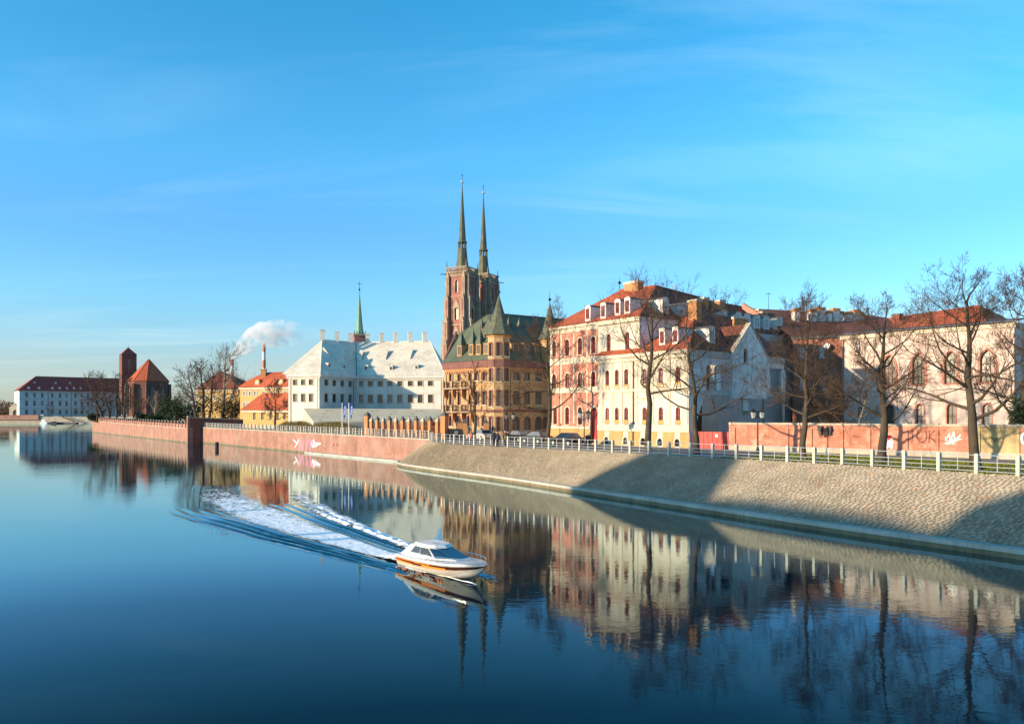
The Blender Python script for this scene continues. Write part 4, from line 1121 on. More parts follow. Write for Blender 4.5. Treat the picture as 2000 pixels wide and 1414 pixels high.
# ===== white museum with the long hipped roof
root = thing('white_museum', 'large white building with pale hipped roof and eight chimneys', 'museum', (-30,185,GZ))
zE, zb = 16.3, GZ
MF = Fac(g2(563.5,177.8), g2(624.5,175), zb, zE); MS = Fac(MF.B, g2(695,186), zb, zE); MM = Fac(MS.B, g2(866,183), zb, zE)
MF.row(root, (576.5,592.2,607.5), 592, 741.5, 752, 8, 'museum', 'r', .25); MF.row(root, (576.5,592.2,607.5), 592, 769, 784.5, 8, 'museum', 'r', .25)
MS.row(root, (637,652.7,668.4,683.8), 652, 742.5, 753.5, 7, 'museum', 'r', .25); MS.row(root, (637,652.7,668.4,683.8), 652, 769.5, 785.5, 7, 'museum', 'r', .25)
xs = (705,723.7,742.7,761.7,781.1,801.6,820.8,840.8)
MM.row(root, xs, 761, 744.5, 754, 9.5, 'museum', 'r', .25); MM.row(root, xs, 761, 771, 786.5, 9.5, 'museum', 'r', .25)
mb = MB()
for f in (MF, MS, MM): f.wall(mb, M['museum_plaster'], .25)
bR = MM.B+Vector((1.5,16,0)); bL = MF.A+Vector((2,30,0)); backwalls(mb, [tuple(MM.B)[:2],tuple(bR)[:2],tuple(bL)[:2],tuple(MF.A)[:2]], zb, zE, M['museum_plaster']); part('wall', mb, root)
mb = MB()
for f, a, b in ((MF,-.3,None),(MS,.6,-.6),(MM,0,None)):
    f.band(mb, 15.3, 15.7, .25, M['museum_plaster'], a if f is MF else 0, f.L+(0.25 if f is not MS else 0)); f.band(mb, 15.7, 16.3, .6, M['museum_plaster'], a if f is MF else .0, f.L+(.6 if f is not MS else 0)); f.band(mb, 12.2, 12.4, .06, M['museum_plaster'], 0, f.L)
for f in (MF, MM):
    for u in (.45, f.L-.45): f.band(mb, GZ, 15.3, .09, M['museum_plaster'], u-.4, u+.4)
part('cornice', mb, root)
for f, x in ((MF,568),(MF,621),(MM,862),(MS,690)): downpipe(root, f, x, GZ, 15.6, M['slate'])
zr = 25.2
r0, r1, r2 = at(629,663,190.4), at(695,668,197.5), at(840,665.5,194); r0.z = r1.z = r2.z = zr
e0, e1, e2, e3 = MF.p(-1.3,zE,.7), MF.p(MF.L+.6,zE,.7), MS.p(MS.L,zE,.0)+Vector((.3,-.7,0)), MM.p(MM.L+.7,zE,.7)
mb = MB(); T = M['white_tile']
mb.poly((e0,e1,r0),T); mb.poly((e1,e2,r1,r0),T); mb.poly((e2,e3,r2,r1),T); mb.poly((e3,v3(bR,zE),r2),T); mb.poly((e0,r0,v3(bL,zE)),T); mb.poly((r0,r1,r2,v3(bR,zE),v3(bL,zE)),T)
for a, b in ((e1,r0),(r0,r1),(r1,r2),(e3,r2)): mb.tube([a,b],[.14,.14],M['museum_plaster'],5)
mb.tube([e2,r1],[.1,.1],M['slate'],5)
part('roof', mb, root)
for x, yt in ((629.7,644),(658,647.5),(684.5,650.6),(718,652),(745,650.5),(773,649.6),(801,649),(829,648.4)):
    t = (x-629)/(695-629) if x < 695 else (x-695)/(840-695); c = (r0.lerp(r1,t) if x < 695 else r1.lerp(r2,t)); D = c.y
    c = at(x,yt,D); chimney(root, (c.x,c.y), 1.0, 1.0, 0.2, zr-1.2, c.z-.25, M['museum_plaster'], M['museum_plaster'], cap=.25)
for x, y, a_, b_, c_, f in ((643.5,720,e1,e2,r0,MS),(672,722,e1,e2,r0,MS),(715,723.5,e2,e3,r1,MM),(763,724,e2,e3,r1,MM),(813,722,e2,e3,r1,MM)):
    dormer(root, roof_pt(x,y,a_,b_,c_), f.ang, .9, 1.1, 1.8, M['museum_plaster'], M['white_tile'], 'museum', 'round', 'r', .5, .7)
for x, y, a_, b_, c_, f in ((648,701,e1,e2,r0,MS),(675,704,e1,e2,r0,MS),(701,705,e2,e3,r1,MM),(750,704,e2,e3,r1,MM),(798,703,e2,e3,r1,MM)):
    P0 = roof_pt(x,y,a_,b_,c_); mb = MB(); X = Matrix.Translation(P0) @ Matrix.Rotation(f.ang,4,'Z')
    mb.prism([X@Vector((-.5,-.1,0)),X@Vector((.5,-.1,0)),X@Vector((.5,2.2,2.3)),X@Vector((-.5,2.2,2.3))],(0,0,.5),M['white_tile']); part('roof_hatch', mb, root)
# low annex with a broad slab roof in front of it
root = thing('annex', 'low annex with a broad beige sloping roof before the white building', 'building', (-28,160,GZ))
sa, sb, sc, sd = at(592,800,174.3), at(866,801.5,181), at(866,823,171), at(612,826,163.5)
sa.z, sb.z, sc.z, sd.z = 8.35, 8.2, 5.75, 5.5
mb = MB(); mb.prism([sd,sc,sb,sa],(0,0,.3),M['roof_slab']); part('roof', mb, root)
mb = MB(); q = [p-Vector((0,0,.003)) for p in (sd,sc,sb,sa)]
for a, b in ((0,1),(1,2),(3,0)): mb.quad(v3(q[a],GZ),v3(q[b],GZ),q[b],q[a],M['concrete'])
part('wall', mb, root)
mb = MB()
for r_ in range(4):
    for k in range(5):
        s_, t_ = (k+.3+.2*r_)/6.2, (r_+.5)/4.4
        if s_ > .97: continue
        c = sd.lerp(sc,s_).lerp(sa.lerp(sb,s_),t_); d1 = (sc-sd).normalized(); d2 = (sa-sd).normalized()
        for o_ in (0,1.0)[:1+(k+r_)%2]: mb.prism([c+d1*o_+d2*(-.16),c+d1*(o_+.6)+d2*(-.16),c+d1*(o_+.6)+d2*.16,c+d1*o_+d2*.16],(0,0,.32),M['slate'])
part('skylight_strips', mb, root)
# dry grass bank before the annex
def tuft_field(name, label, pts, n, h, w, mat, zf, seed, group=None):
    rr = random.Random(seed); mb = MB(); mat_i = mb.mi(mat)
    for _ in range(n):
        a, b, c, d = pts; s_, t_ = rr.random(), rr.random(); p = a.lerp(b,s_).lerp(d.lerp(c,s_),t_); z = zf(s_,t_)
        an = rr.uniform(0,6.28); hh = h*rr.uniform(.5,1.2); k = len(mb.v); lx, ly = rr.uniform(-.3,.3)*hh, rr.uniform(-.3,.3)*hh
        mb.v += [(p.x-w*math.cos(an),p.y-w*math.sin(an),z),(p.x+w*math.cos(an),p.y+w*math.sin(an),z),(p.x+lx,p.y+ly,z+hh)]
        mb.f.append((k,k+1,k+2)); mb.m.append(mat_i)
    return top(name, mb, label, 'grass', tuple(pts[0]), group, uv=False, kind='stuff')
mb = MB(); N_ = 14; ba, bb_, bc, bd = at(535,HY,176), at(712,HY,140), at(712,HY,157), at(545,HY,190)
def bankz(s_, t_): return GZ + 1.7*math.sin(min(1,t_*1.3)*math.pi*.62)*min(1,s_*5+.35)*min(1,(1-s_)*4+.1)
for i in range(N_):
    for j in range(6):
        q = []
        for s_, t_ in ((i/N_,j/6),((i+1)/N_,j/6),((i+1)/N_,(j+1)/6),(i/N_,(j+1)/6)):
            p = ba.lerp(bb_,s_).lerp(bd.lerp(bc,s_),t_); q.append(v3(p,bankz(s_,t_)))
        mb.poly(q, M['dry_grass'])
struct('grass_bank', mb, tuple(ba))
tuft_field('dry_grass', 'tall dry grass on the bank behind the white railing', (ba,bb_,bc,bd), 9000, .8, .05, M['dry_grass'], lambda a,b: bankz(a,b)-.05, 3)

# ===== cathedral with twin spires
root = thing('cathedral', 'red brick cathedral with twin towers and dark green spires', 'church', (-15,308,GZ))
fd, sd_ = Vector((.889,-.458,0)), Vector((.458,.889,0)); aS = 8.5
def cath_tower(c, variant):
    h = aS/2; z0, z1 = 4.0, 61.2
    cor = [c-fd*h-sd_*h, c+fd*h-sd_*h, c+fd*h+sd_*h, c-fd*h+sd_*h]
    mb, st, wn_ = MB(), MB(), 0
    for k in range(4):
        f = Fac(cor[k], cor[(k+1)%4], z0, z1)
        if k in (0,1):
            for za, zb_, w, sw in ((53.5,58.3,1.2,0),(43.2,49,1.6,0),(33,40,2.0,0)): f.win(root, f.L/2, za, w, zb_-za, 'cath', 'p', .6)
            # stone gables round the middle windows
            for zc in (46.5, 36.5):
                st.prism([f.p(f.L/2-1.7,zc+1,.25),f.p(f.L/2+1.7,zc+1,.25),f.p(f.L/2,zc+4.6,.25)], f.n*-.2, M['sandstone'])
            f.band(st, 49.6+2.2, 49.9+2.2, .2, M['sandstone'], 1.4, f.L-1.4)
            for u in (f.L/2-1.9, f.L/2+1.9): f.band(st, 41, 51, .22, M['sandstone'], u-.2, u+.2)
            f.band(st, 41.0, 41.5, .3, M['sandstone'], 1.4, f.L-1.4); f.band(st, 30.5, 31.2, .3, M['sandstone'], 1.4, f.L-1.4)
        f.wall(mb, M['church_brick'], .6)
        f.band(st, 59.6, 60.3, .18, M['sandstone']); f.band(st, 60.9, 61.25, .45, M['sandstone'])
        for q in range(14):
            u = (q+.5)*f.L/14; f.band(st, 60.3, 60.9, .3, M['sandstone'], u-.16, u+.16)
            f.band(st, 61.26, 62.75, .4, M['sandstone'], u-.13, u+.13, -.2)
        f.band(st, 62.75, 63.1, .45, M['sandstone'], None, None, -.15)
        # stepped buttresses at the two ends of each face
        for u, s_ in ((.75,1),(f.L-.75,1)):
            for zt, o_, w in ((59.0,.9,.62),(50.5,1.5,.7),(42.0,2.1,.8),(33.5,2.7,.9)):
                m_ = M['sandstone']
                f.band(mb, z0, zt, o_-.1, M['church_brick'], u-w*.55, u+w*.55)
                for du in (-1,1): f.band(st, z0 if zt<40 else zt-9.5, zt-.1*du*.1, o_, m_, u+du*w*.62-.2, u+du*w*.62+.2)
                st.prism([f.p(u-w,zt,o_+.05),f.p(u+w,zt,o_+.05),f.p(u+w,zt,.0),f.p(u-w,zt,.0)],(0,0,.12),m_)
                a = [f.p(u-w,zt+.1,o_),f.p(u+w,zt+.1,o_),f.p(u+w,zt+.1,o_-.7),f.p(u-w,zt+.1,o_-.7)]; ap = f.p(u,zt+2.6,o_-.35)
                for k2 in range(4): st.poly((a[k2],a[(k2+1)%4],ap), m_)
    mb.poly([v3(p,62.0) for p in cor], M['slate'])
    part('tower', mb, root); part('stone_dressing', st, root)
    z = 62.0; rot = math.atan2(fd.y,fd.x)+math.pi/8
    mb = MB(); mb.lathe((c.x,c.y,0),[(3.0,z),(2.4,z+2.2),(2.05,z+4.5),(1.65,z+8.8)],M['spire_copper'],8,rot)
    mb.lathe((c.x,c.y,0),[(1.85,z+10.9),(1.9,z+11.2),(1.42,z+11.6),(1.0,z+18.5),(.52,z+26),(.11,z+33.2)],M['spire_copper'],8,rot)
    for k in range(8):
        a = rot+2*math.pi*k/8; p = Vector((c.x+1.45*math.cos(a),c.y+1.45*math.sin(a),z+8.7)); mb.tube([p,p+UP*2.4],[.24,.24],M['spire_copper'],5)
    part('spire', mb, root)
    mb = MB(); mb.tube([(c.x,c.y,z+33),(c.x,c.y,z+37.5)],[.12,.06],M['iron'],5); mb.ball((c.x,c.y,z+34.3),.62,M['rail_steel'],6); mb.tube([(c.x-.6,c.y,z+36.6),(c.x+.6,c.y,z+36.6)],[.07,.07],M['iron'],4)
    part('finial_cross', mb, root)
    mb = MB()
    for k, p in enumerate(cor):
        o_ = (p-c).normalized(); mb.tube([v3(p,61.2),v3(p,65.8)],[.28,.05],M['sandstone'] if k==1 else M['iron'],5)
        if k in (0,2): mb.tube([v3(p,60.6),v3(p+o_*2.6,60.5)],[.18,.12],M['iron'],4)
    part('pinnacles', mb, root)
c1 = Vector((-19.0,303.0,0)); cath_tower(c1, 0); cath_tower(c1+sd_*16.5, 1)
# west front between the towers and the nave behind
mb = MB(); m0 = c1+sd_*4-fd*2; m1 = c1+sd_*12.5-fd*2
mb.prism([v3(m0,4),v3(m1,4),v3(m1+fd*40,4),v3(m0+fd*40,4)],(0,0,28),M['church_brick']); part('nave_wall', mb, root)
mb = MB(); z = 32.0; a, b = m0-sd_*.5, m1+sd_*.5; rr0 = (a+b)/2
mb.poly((v3(a,z),v3(a+fd*40,z),v3(rr0+fd*40,z+9),v3(rr0,z+9)),M['green_copper']); mb.poly((v3(b,z),v3(rr0,z+9),v3(rr0+fd*40,z+9),v3(b+fd*40,z)),M['green_copper']); mb.poly((v3(a,z),v3(b,z),v3(rr0,z+9)),M['church_brick']); part('nave_roof', mb, root)
# ===== green needle spire behind the museum
root = thing('spire_church', 'brick church tower with pale green needle spire behind the museum', 'church tower', (-50,262,GZ))
c = at(702,HY,262); mb = MB(); X = Matrix.Translation((c.x,c.y,0)) @ Matrix.Rotation(.35,4,'Z')
mb.box((-1.9,-1.9,GZ),(1.9,1.9,33.2),M['church_brick'],X); mb.box((-2.2,-2.2,33.2),(2.2,2.2,33.8),M['sandstone'],X)
for k in range(5): mb.box((-2.1+k*.9,-2.15,33.8),(-1.9+k*.9,-2.0,34.8),M['iron'],X)
part('tower', mb, root)
mb = MB(); mb.lathe((c.x,c.y,0),[(1.75,33.8),(1.3,34.8),(.95,38),(.55,42.5),(.25,46),(.08,48)],M['pale_copper'],8,.35+math.pi/8); part('spire', mb, root)
mb = MB(); mb.tube([(c.x,c.y,47.5),(c.x,c.y,51.3)],[.1,.06],M['iron'],5); mb.ball((c.x,c.y,48.6),.32,M['iron'],6); mb.tube([(c.x-.6,c.y,50.5),(c.x+.6,c.y,50.5)],[.08,.08],M['iron'],4); part('finial_cross', mb, root)

# ===== houses left of the museum
def boxhouse(name, label, x0, x1, D0, D1, zt, wallm, gz=4.0, depth=14):
    root_ = thing(name, label, 'house', (*g2((x0+x1)/2,(D0+D1)/2), gz)); f = Fac(g2(x0,D0), g2(x1,D1), gz, zt)
    return root_, f, f.p(0,0,-depth), f.p(f.L,0,-depth)
def finish(root_, f, bl, br, wallm, roofpolys, roofm):
    mb = MB(); f.wall(mb, wallm, .2); backwalls(mb, [tuple(f.B)[:2],tuple(br)[:2],tuple(bl)[:2],tuple(f.A)[:2]], f.z0, f.z1, wallm); part('wall', mb, root_)
    mb = MB(); f.band(mb, f.z1-.6, f.z1-.1, .3, M['white_trim']); part('cornice', mb, root_)
    mb = MB()
    for p in roofpolys: mb.poly(p, roofm)
    part('roof', mb, root_)
root, f, bl, br = boxhouse('manor_house', 'yellow house with orange mansard roof behind the low red roof', 469, 566, 222, 215, 14.9, None)
f.row(root, (478,489,499,515,531,546,558), 499, 764.5, 772.5, 4.5, 'lib', 'r', .2); f.row(root, (478,489,499,515,531), 499, 786, 797, 4.5, 'lib', 'r', .2)
ev = [f.p(-.5,14.9,.5), f.p(f.L+.5,14.9,.5), Vector((br.x+.5,br.y,14.9)), Vector((bl.x-.5,bl.y,14.9))]
cc = (ev[0]+ev[1]+ev[2]+ev[3])/4
k1 = [p.lerp(cc,.22)+UP*1.9 for p in ev]; k2 = [p.lerp(cc,.62)+UP*4.3 for p in ev]
polys = [(ev[i],ev[(i+1)%4],k1[(i+1)%4],k1[i]) for i in range(4)]+[(k1[i],k1[(i+1)%4],k2[(i+1)%4],k2[i]) for i in range(4)]+[tuple(k2)]
finish(root, f, bl, br, M['yellow_plaster'], polys, M['red_tile'])
for x, y in ((502,751),(548,750)): dormer(root, roof_pt(x,y,ev[0],ev[1],k1[1]), f.ang, 1.6, 1.0, 1.6, M['yellow_plaster'], M['red_tile'], 'dorm', 'round')
c = at(515,726,222); chimney(root, (c.x,c.y), 1.4, 1.0, 0, 17, 19.8, M['orange_brick'], M['orange_brick'])
root, f, bl, br = boxhouse('low_house', 'low ochre house with broad red hipped roof', 475, 566, 196, 190, 8.4, None, depth=12)
f.row(root, (497,512.6,529,542.6,556), 529, 806, 820, 5.2, 'brown', 'r', .25)
a, b = f.p(-.6,8.4,.6), f.p(f.L+.6,8.4,.6); c_, d_ = Vector((br.x,br.y,8.4)), Vector((bl.x,bl.y,8.4)); h0, h1 = at(513,768,199), at(564,768,194); h1.z = h0.z
finish(root, f, bl, br, M['yellow_plaster'], [(a,b,h1,h0),(a,h0,d_),(d_,h0,h1,c_),(b,c_,h1)], M['red_tile'])
root, f, bl, br = boxhouse('steep_roofed_house', 'ochre house with steep red pyramid roof behind bare trees', 384, 470, 268, 262, 15.8, None, depth=15)
f.row(root, (392,404,420,436,452), 420, 772, 782, 4, 'lib', 'r', .2)
ev = [f.p(-.6,15.8,.6), f.p(f.L+.6,15.8,.6), Vector((br.x,br.y,15.8)), Vector((bl.x,bl.y,15.8))]; ap = at(431,724,274)
finish(root, f, bl, br, M['yellow_plaster'], [(ev[i],ev[(i+1)%4],ap) for i in range(4)], M['brown_tile'])

# ===== across the river: library, church tower and apse
root = thing('library', 'long white three storey building with dark red hipped roof', 'building', (*g2(140,765),FBZ))
LB_ = Fac(g2(38,738), g2(262,800), FBZ, 30.4)
xs = (52,67.5,82.5,102,117.5,130,147.5,160,172,190,203,216,230,244)
LB_.row(root, xs, 102, 768, 776.5, 4.8, 'lib', 'r', .3); LB_.row(root, xs, 102, 783, 793, 4.8, 'lib', 'r', .3); LB_.row(root, xs, 102, 800.5, 809, 4.8, 'lib', 'r', .3)
mb = MB(); LB_.wall(mb, M['library_plaster'], .3); bl, br = LB_.p(0,0,-34), LB_.p(LB_.L,0,-34); backwalls(mb, [tuple(LB_.B)[:2],tuple(br)[:2],tuple(bl)[:2],tuple(LB_.A)[:2]], FBZ, 30.7, M['library_plaster']); part('wall', mb, root)
mb = MB(); LB_.band(mb, 29.7, 30.6, .8, M['white_trim']); LB_.band(mb, 13.8, 14.4, .3, M['grey_trim']); LB_.band(mb, 22.4, 22.9, .3, M['grey_trim'])
for x in (94,139,180): LB_.band(mb, FBZ, 29.6, .2, M['slate'], LB_.u(x)-.2, LB_.u(x)+.2)
part('trim', mb, root)
a, b, c_, d_ = LB_.p(-1.4,30.7,1.4), LB_.p(LB_.L+1,30.7,1.4), Vector((br.x,br.y,30.7)), Vector((bl.x-1,bl.y,30.7)); h0, h1 = at(70,736,758), at(252,738.5,812); h0.z = h1.z = 44.9
mb = MB()
for p in ((a,b,h1,h0),(a,h0,d_),(h0,h1,c_,d_),(b,c_,h1)): mb.poly(p, M['dark_red_tile'])
part('roof', mb, root)
for x, y in ((57,760),(77,760),(103,760.5),(117,760.5),(131,760.5),(145,760.5),(158,760.5),(68,750),(109,750.5),(137,750.5)):
    dormer(root, roof_pt(x,y,a,b,h1), LB_.ang, 1.5, 1.9, 2.4, M['library_plaster'], M['dark_red_tile'], None, 'round')
root = thing('church_tower', 'tall square dark brick church tower with red gable roof', 'church tower', (*g2(252.5,778),FBZ))
T1, T2 = g2(238,774), g2(267,782); TF = Fac(T1,T2,FBZ,67.0)
TF.win(root, TF.L*.56, 50, 3.2, 12.5, 'goth', 'o', .8)
mb = MB(); TF.wall(mb, M['dark_brick'], .8); bl, br = TF.p(0,0,-13), TF.p(TF.L,0,-13); backwalls(mb, [tuple(TF.B)[:2],tuple(br)[:2],tuple(bl)[:2],tuple(TF.A)[:2]], FBZ, 67.0, M['dark_brick']); part('wall', mb, root)
mb = MB(); a, b, c_, d_ = TF.p(-.5,67,.5), TF.p(TF.L+.5,67,.5), Vector((br.x,br.y,67)), Vector((bl.x,bl.y,67)); r_a, r_b = TF.p(TF.L*.5,74.3,-4.5), TF.p(TF.L*.5,74.3,-8.5)
for p in ((a,b,r_a),(b,c_,r_b,r_a),(c_,d_,r_b),(a,r_a,r_b,d_)): mb.poly(p, M['dark_red_tile'])
mb.tube([r_a,r_a+UP*4],[.15,.05],M['iron'],4); part('roof', mb, root)
root = thing('apse', 'polygonal brick church choir with steep red tent roof', 'church', (*g2(290,740),FBZ))
cx, cy = g2(291,742); rr_ = 18.3; mb, st = MB(), MB(); N8 = 10; ring = [Vector((cx+rr_*math.cos(math.pi*(1+k/N8*1.0)+.0), cy+rr_*math.sin(math.pi*(1+k/N8)),0)) for k in range(N8+1)]
BK = Vector((cx,cy,0)).normalized()*30
# half of a polygon towards the river, the long choir behind
ring = [Vector((cx-rr_,cy,0))+BK] + [Vector((cx+rr_*math.cos(math.pi+math.pi*k/5), cy+rr_*math.sin(math.pi+math.pi*k/5),0)) for k in range(6)] + [Vector((cx+rr_,cy,0))+BK]
for k in range(len(ring)-1):
    f = Fac(ring[k], ring[k+1], FBZ, 38.8)
    if 0 < k < 6: f.win(root, f.L/2, 14, 3.4, 20, 'goth', 'p', .8)
    f.wall(mb, M['dark_brick'], .8)
    for u in (0,): f.band(st, FBZ, 36.5, 2.4, M['coping'] if k in (1,2) else M['dark_brick'], u-.9, u+.9)  # left buttresses get pale stone: sunlight put into their colour
part('wall', mb, root); part('buttresses', st, root)
ap = Vector((cx,cy,60)); mb = MB(); er = [Vector((cx+(p.x-cx)*1.05, cy+(p.y-cy)*1.05, 38.8)) for p in ring]
for k in range(1,6): mb.poly((er[k],er[k+1],ap), M['red_tile'])
mb.poly((er[0],er[1],ap,ap+BK), M['dark_red_tile']); mb.poly((er[6],er[7],ap+BK,ap), M['dark_red_tile']); mb.poly((er[7],er[0],ap+BK), M['dark_brick'])
for k in range(1,7): mb.tube([er[k],ap],[.3,.3],M['red_tile'],4)
part('roof', mb, root)
root, f, bl, br = boxhouse('gatehouse', 'small pale gatehouse with arched opening beside the long white building', 18, 37, 752, 752, 15, None, gz=FBZ, depth=8)
f.win(root, f.L*.62, FBZ+.2, 4.2, 6.2, 'brown', 'o', .8)
finish(root, f, bl, br, M['coping'], [(f.p(-.3,15,.3),f.p(f.L*.5,19,0),f.p(f.L*.5,19,-8),f.p(-.3,15,-8)),(f.p(f.L*.5,19,0),f.p(f.L+.3,15,.3),f.p(f.L+.3,15,-8),f.p(f.L*.5,19,-8)),(f.p(0,15,.05),f.p(f.L,15,.05),f.p(f.L*.5,18.9,.05))], M['coping'])
# river wall of the far bank with a moored pontoon and signs
root = thing('river_wall', 'low orange parapet wall on the far bank at the left edge', 'wall', (*g2(30,722),0))
a, b = at(-120,HY,722.4), at(76,HY,722.4); mb = MB(); mb.box((a.x,721.6,3.3),(b.x,722.9,7.4),M['quay_brick']); mb.box((a.x,721.4,7.402),(b.x,723.1,7.7),M['red_plaster']); part('parapet', mb, root)

# ===== chimneys of the power station and their steam
for k, (x, yt, D, lab) in enumerate(((515.5,672,1500,'tall red and white striped industrial chimney'),(453,702,1450,'shorter red and white industrial chimney behind the bare tree'))):
    c = at(x,yt,D); root = thing('industrial_chimney', lab, 'chimney', (c.x,c.y,FBZ)); H = c.z; nb = 9
    for j in range(nb):
        z0_, z1_ = FBZ+(H-FBZ)*j/nb, FBZ+(H-FBZ)*(j+1)/nb; r0_, r1_ = 4.4-1.4*j/nb, 4.4-1.4*(j+1)/nb
        mb = MB(); mb.lathe((c.x,c.y,0),[(r0_,z0_),(r1_,z1_-.002)],M['red_plaster'] if (nb-1-j)%2==0 else M['white_plaster'],14); part('band', mb, root)
path = [(452,705,6),(463,691,11),(478,675,17),(495,663,22),(513,654,25),(533,650,27),(555,653,27),(580,657,25),(610,660,21),(640,662,14)]
mb = MB(); mb.tube([at(x,y,1450) for x, y, r in path], [r*1.0 for x, y, r in path], M['white_plaster'], 16); mb.f = [f_[::-1] for f_ in mb.f]
m, N, L, b = nodes('steam'); N.remove(b); o_ = N["Material Output"]; vp = N.new("ShaderNodeVolumePrincipled"); L.new(vp.outputs[0], o_.inputs["Volume"])
vp.inputs["Color"].default_value = (.97,.97,.97,1); vp.inputs["Anisotropy"].default_value = 0.1
g = N.new("ShaderNodeNewGeometry"); ns = noise(N, L, g.outputs["Position"], 0.034, 7, 0.68); sx = N.new("ShaderNodeSeparateXYZ"); L.new(g.outputs["Position"], sx.inputs[0])
ra_ = mrange(N, L, ns.outputs[0], .48, .68, 0, .13); xa, xb = at(525,650,1450).x, at(600,650,1450).x
fa = mrange(N, L, sx.outputs[0], xa, xb, 1.0, .05); mm = N.new("ShaderNodeMath"); mm.operation='MULTIPLY'; L.new(ra_.outputs[0],mm.inputs[0]); L.new(fa.outputs[0],mm.inputs[1]); L.new(mm.outputs[0], vp.inputs["Density"])
mb.mats = [m]; st_ = top('steam_plume', mb, 'white steam plume drifting right above the striped chimney', 'steam', tuple(at(452,705,1450)), uv=False, kind='stuff')

# ===== unseen left-bank houses shading the slope, raised so sun reaches boat and foam
sdv, qdv = Vector((-SX,-SY,0)), Vector((.4311,-.9023,0))
def add_shade_house(q0, q1, p0, p1, zl, ze, zr, label):
    """unseen storeys shaped to cast the slope shadow, lifted to let sunlight under"""
    a, b = sdv*p1+qdv*q0, sdv*p1+qdv*q1; c_, d_ = sdv*p0+qdv*q1, sdv*p0+qdv*q0
    root_ = thing('unseen_shade_house', label, 'house', (a.x,a.y,3.2)); f = Fac(b, a, zl, ze)
    if f.n.dot(sdv) < 0: f = Fac(a, b, zl, ze)
    nwin = max(2, int(f.L/2.8))
    for k in range(nwin): f.win(root_, (k+.5)*f.L/nwin, zl+.8, 1.1, min(1.6, ze-zl-1.0), 'museum', 'r', .25)
    mb = MB(); f.wall(mb, M['orange_brick'], .25); P4 = [tuple(f.B)[:2]]+[tuple(p)[:2] for p in ((c_,d_) if (f.B-b).length < .1 else (d_,c_))]+[tuple(f.A)[:2]]
    backwalls(mb, P4, zl, ze, M['orange_brick']); mb.poly([v3(p,zl) for p in (a,b,c_,d_)], M['concrete']); part('wall', mb, root_)
    for p in (a.lerp(c_,.1), b.lerp(d_,.1), c_.lerp(a,.1), d_.lerp(b,.1)):
        mb = MB(); mb.lathe((p.x,p.y,3.2),[(.3,0),(.3,zl-3.2)],M['concrete'],10); part('pillar', mb, root_)  # pillars added to hold the storeys above the sunlight for the boat
    mb = MB(); m0_, m1_ = (a+d_)/2, (b+c_)/2; g0_, g1_ = v3(m0_.lerp(m1_,.25),zr), v3(m1_.lerp(m0_,.25),zr)
    E = [v3(p,ze) for p in (a,b,c_,d_)]
    for p in ((E[0],E[1],g1_,g0_),(E[1],E[2],g1_),(E[2],E[3],g0_,g1_),(E[3],E[0],g0_)): mb.poly(p, M['brown_tile'])
    part('roof', mb, root_)
add_shade_house(-63.5,-46,-50,-46,15.0,17.5,23.0,'unseen tall brick house on the left bank, shading the slope, raised to pass sunlight')
add_shade_house(-47.0,-28.4,-50.3,-46.3,15.0,18.2,19.0,'unseen long low brick house on the left bank, shading the slope, raised to pass sunlight')
add_shade_house(-29.0,-13,-50,-46,15.0,19.8,24.5,'unseen tallest brick house on the left bank, shading the slope, raised to pass sunlight')
# ------------------------------------------------------------------ red brick garden wall with panels and graffiti
M['ochre_wall'] = plain('ochre_wall', (.46,.35,.18), .9, .3)
root = thing('garden_wall', 'long red brick wall with pilasters and graffiti under the bare trees', 'wall', (30,74,GZ))
GA, GBp = Vector((22.6,82.3,0)), Vector((39.7,64.0,0)); GE = GBp + (GBp-GA).normalized()*16
W = Fac(GA, GE, GZ, 6.25)
edges = [1425,1433,1437,1537,1541,1583,1587,1644,1648,1697,1701,1769,1774,1829,1834,1908,1915,1987,1992]
bays = [(W.u(edges[k]), W.u(edges[k+1])) for k in range(0, len(edges)-1)]
ue = W.u(1992); bays.append((ue, ue+6)); bays.append((ue+6, ue+6.5)); bays.append((ue+6.5, W.L))
yl = (W.u(1908), W.u(1987))
for k, (a, b) in enumerate(bays):
    yellow = a >= yl[0]-.6 and b <= yl[1]+.2
    m_ = M['ochre_wall'] if yellow else M['wall_brick']; mb = MB()
    if b-a < 0.9: W.band(mb, GZ-.2, 6.1, .12, m_, a, b, .35); part('pilaster', mb, root)
    else:
        W.band(mb, GZ-.2, 6.1, .0, m_, a, b, .35); W.band(mb, 5.75, 6.095, .08, m_, a, b, .05); part('panel', mb, root, label='pale yellow plastered panel' if yellow else None)
    mb = MB(); W.band(mb, GZ-.2, 4.0, .16, M['coping'], a+.002, b-.002, .02); part('plinth', mb, root)
    n_ = max(1, int((b-a)/1.6))
    for j in range(n_):
        mb = MB(); W.band(mb, 6.1, 6.33+.03*math.sin(k*3+j*5), .2, M['coping'], a+(b-a)*j/n_+.005, a+(b-a)*(j+1)/n_-.005, .45); part('coping_stone', mb, root)
M['paint_dark'] = plain('paint_dark', (0.17,0.06,0.055), .9, .2, False); M['paint_black'] = plain('paint_black', (0.04,0.035,0.035), .9, .2, False)
M['paint_white'] = plain('paint_white', (.8,.76,.76), .9, .15, False); M['paint_cyan'] = plain('paint_cyan', (.33,.6,.6), .9, .15, False)
M['paint_pink'] = plain('paint_pink', (.75,.22,.38), .9, .15, False); M['paint_red'] = plain('paint_red', (.6,.03,.05), .9, .15, False)
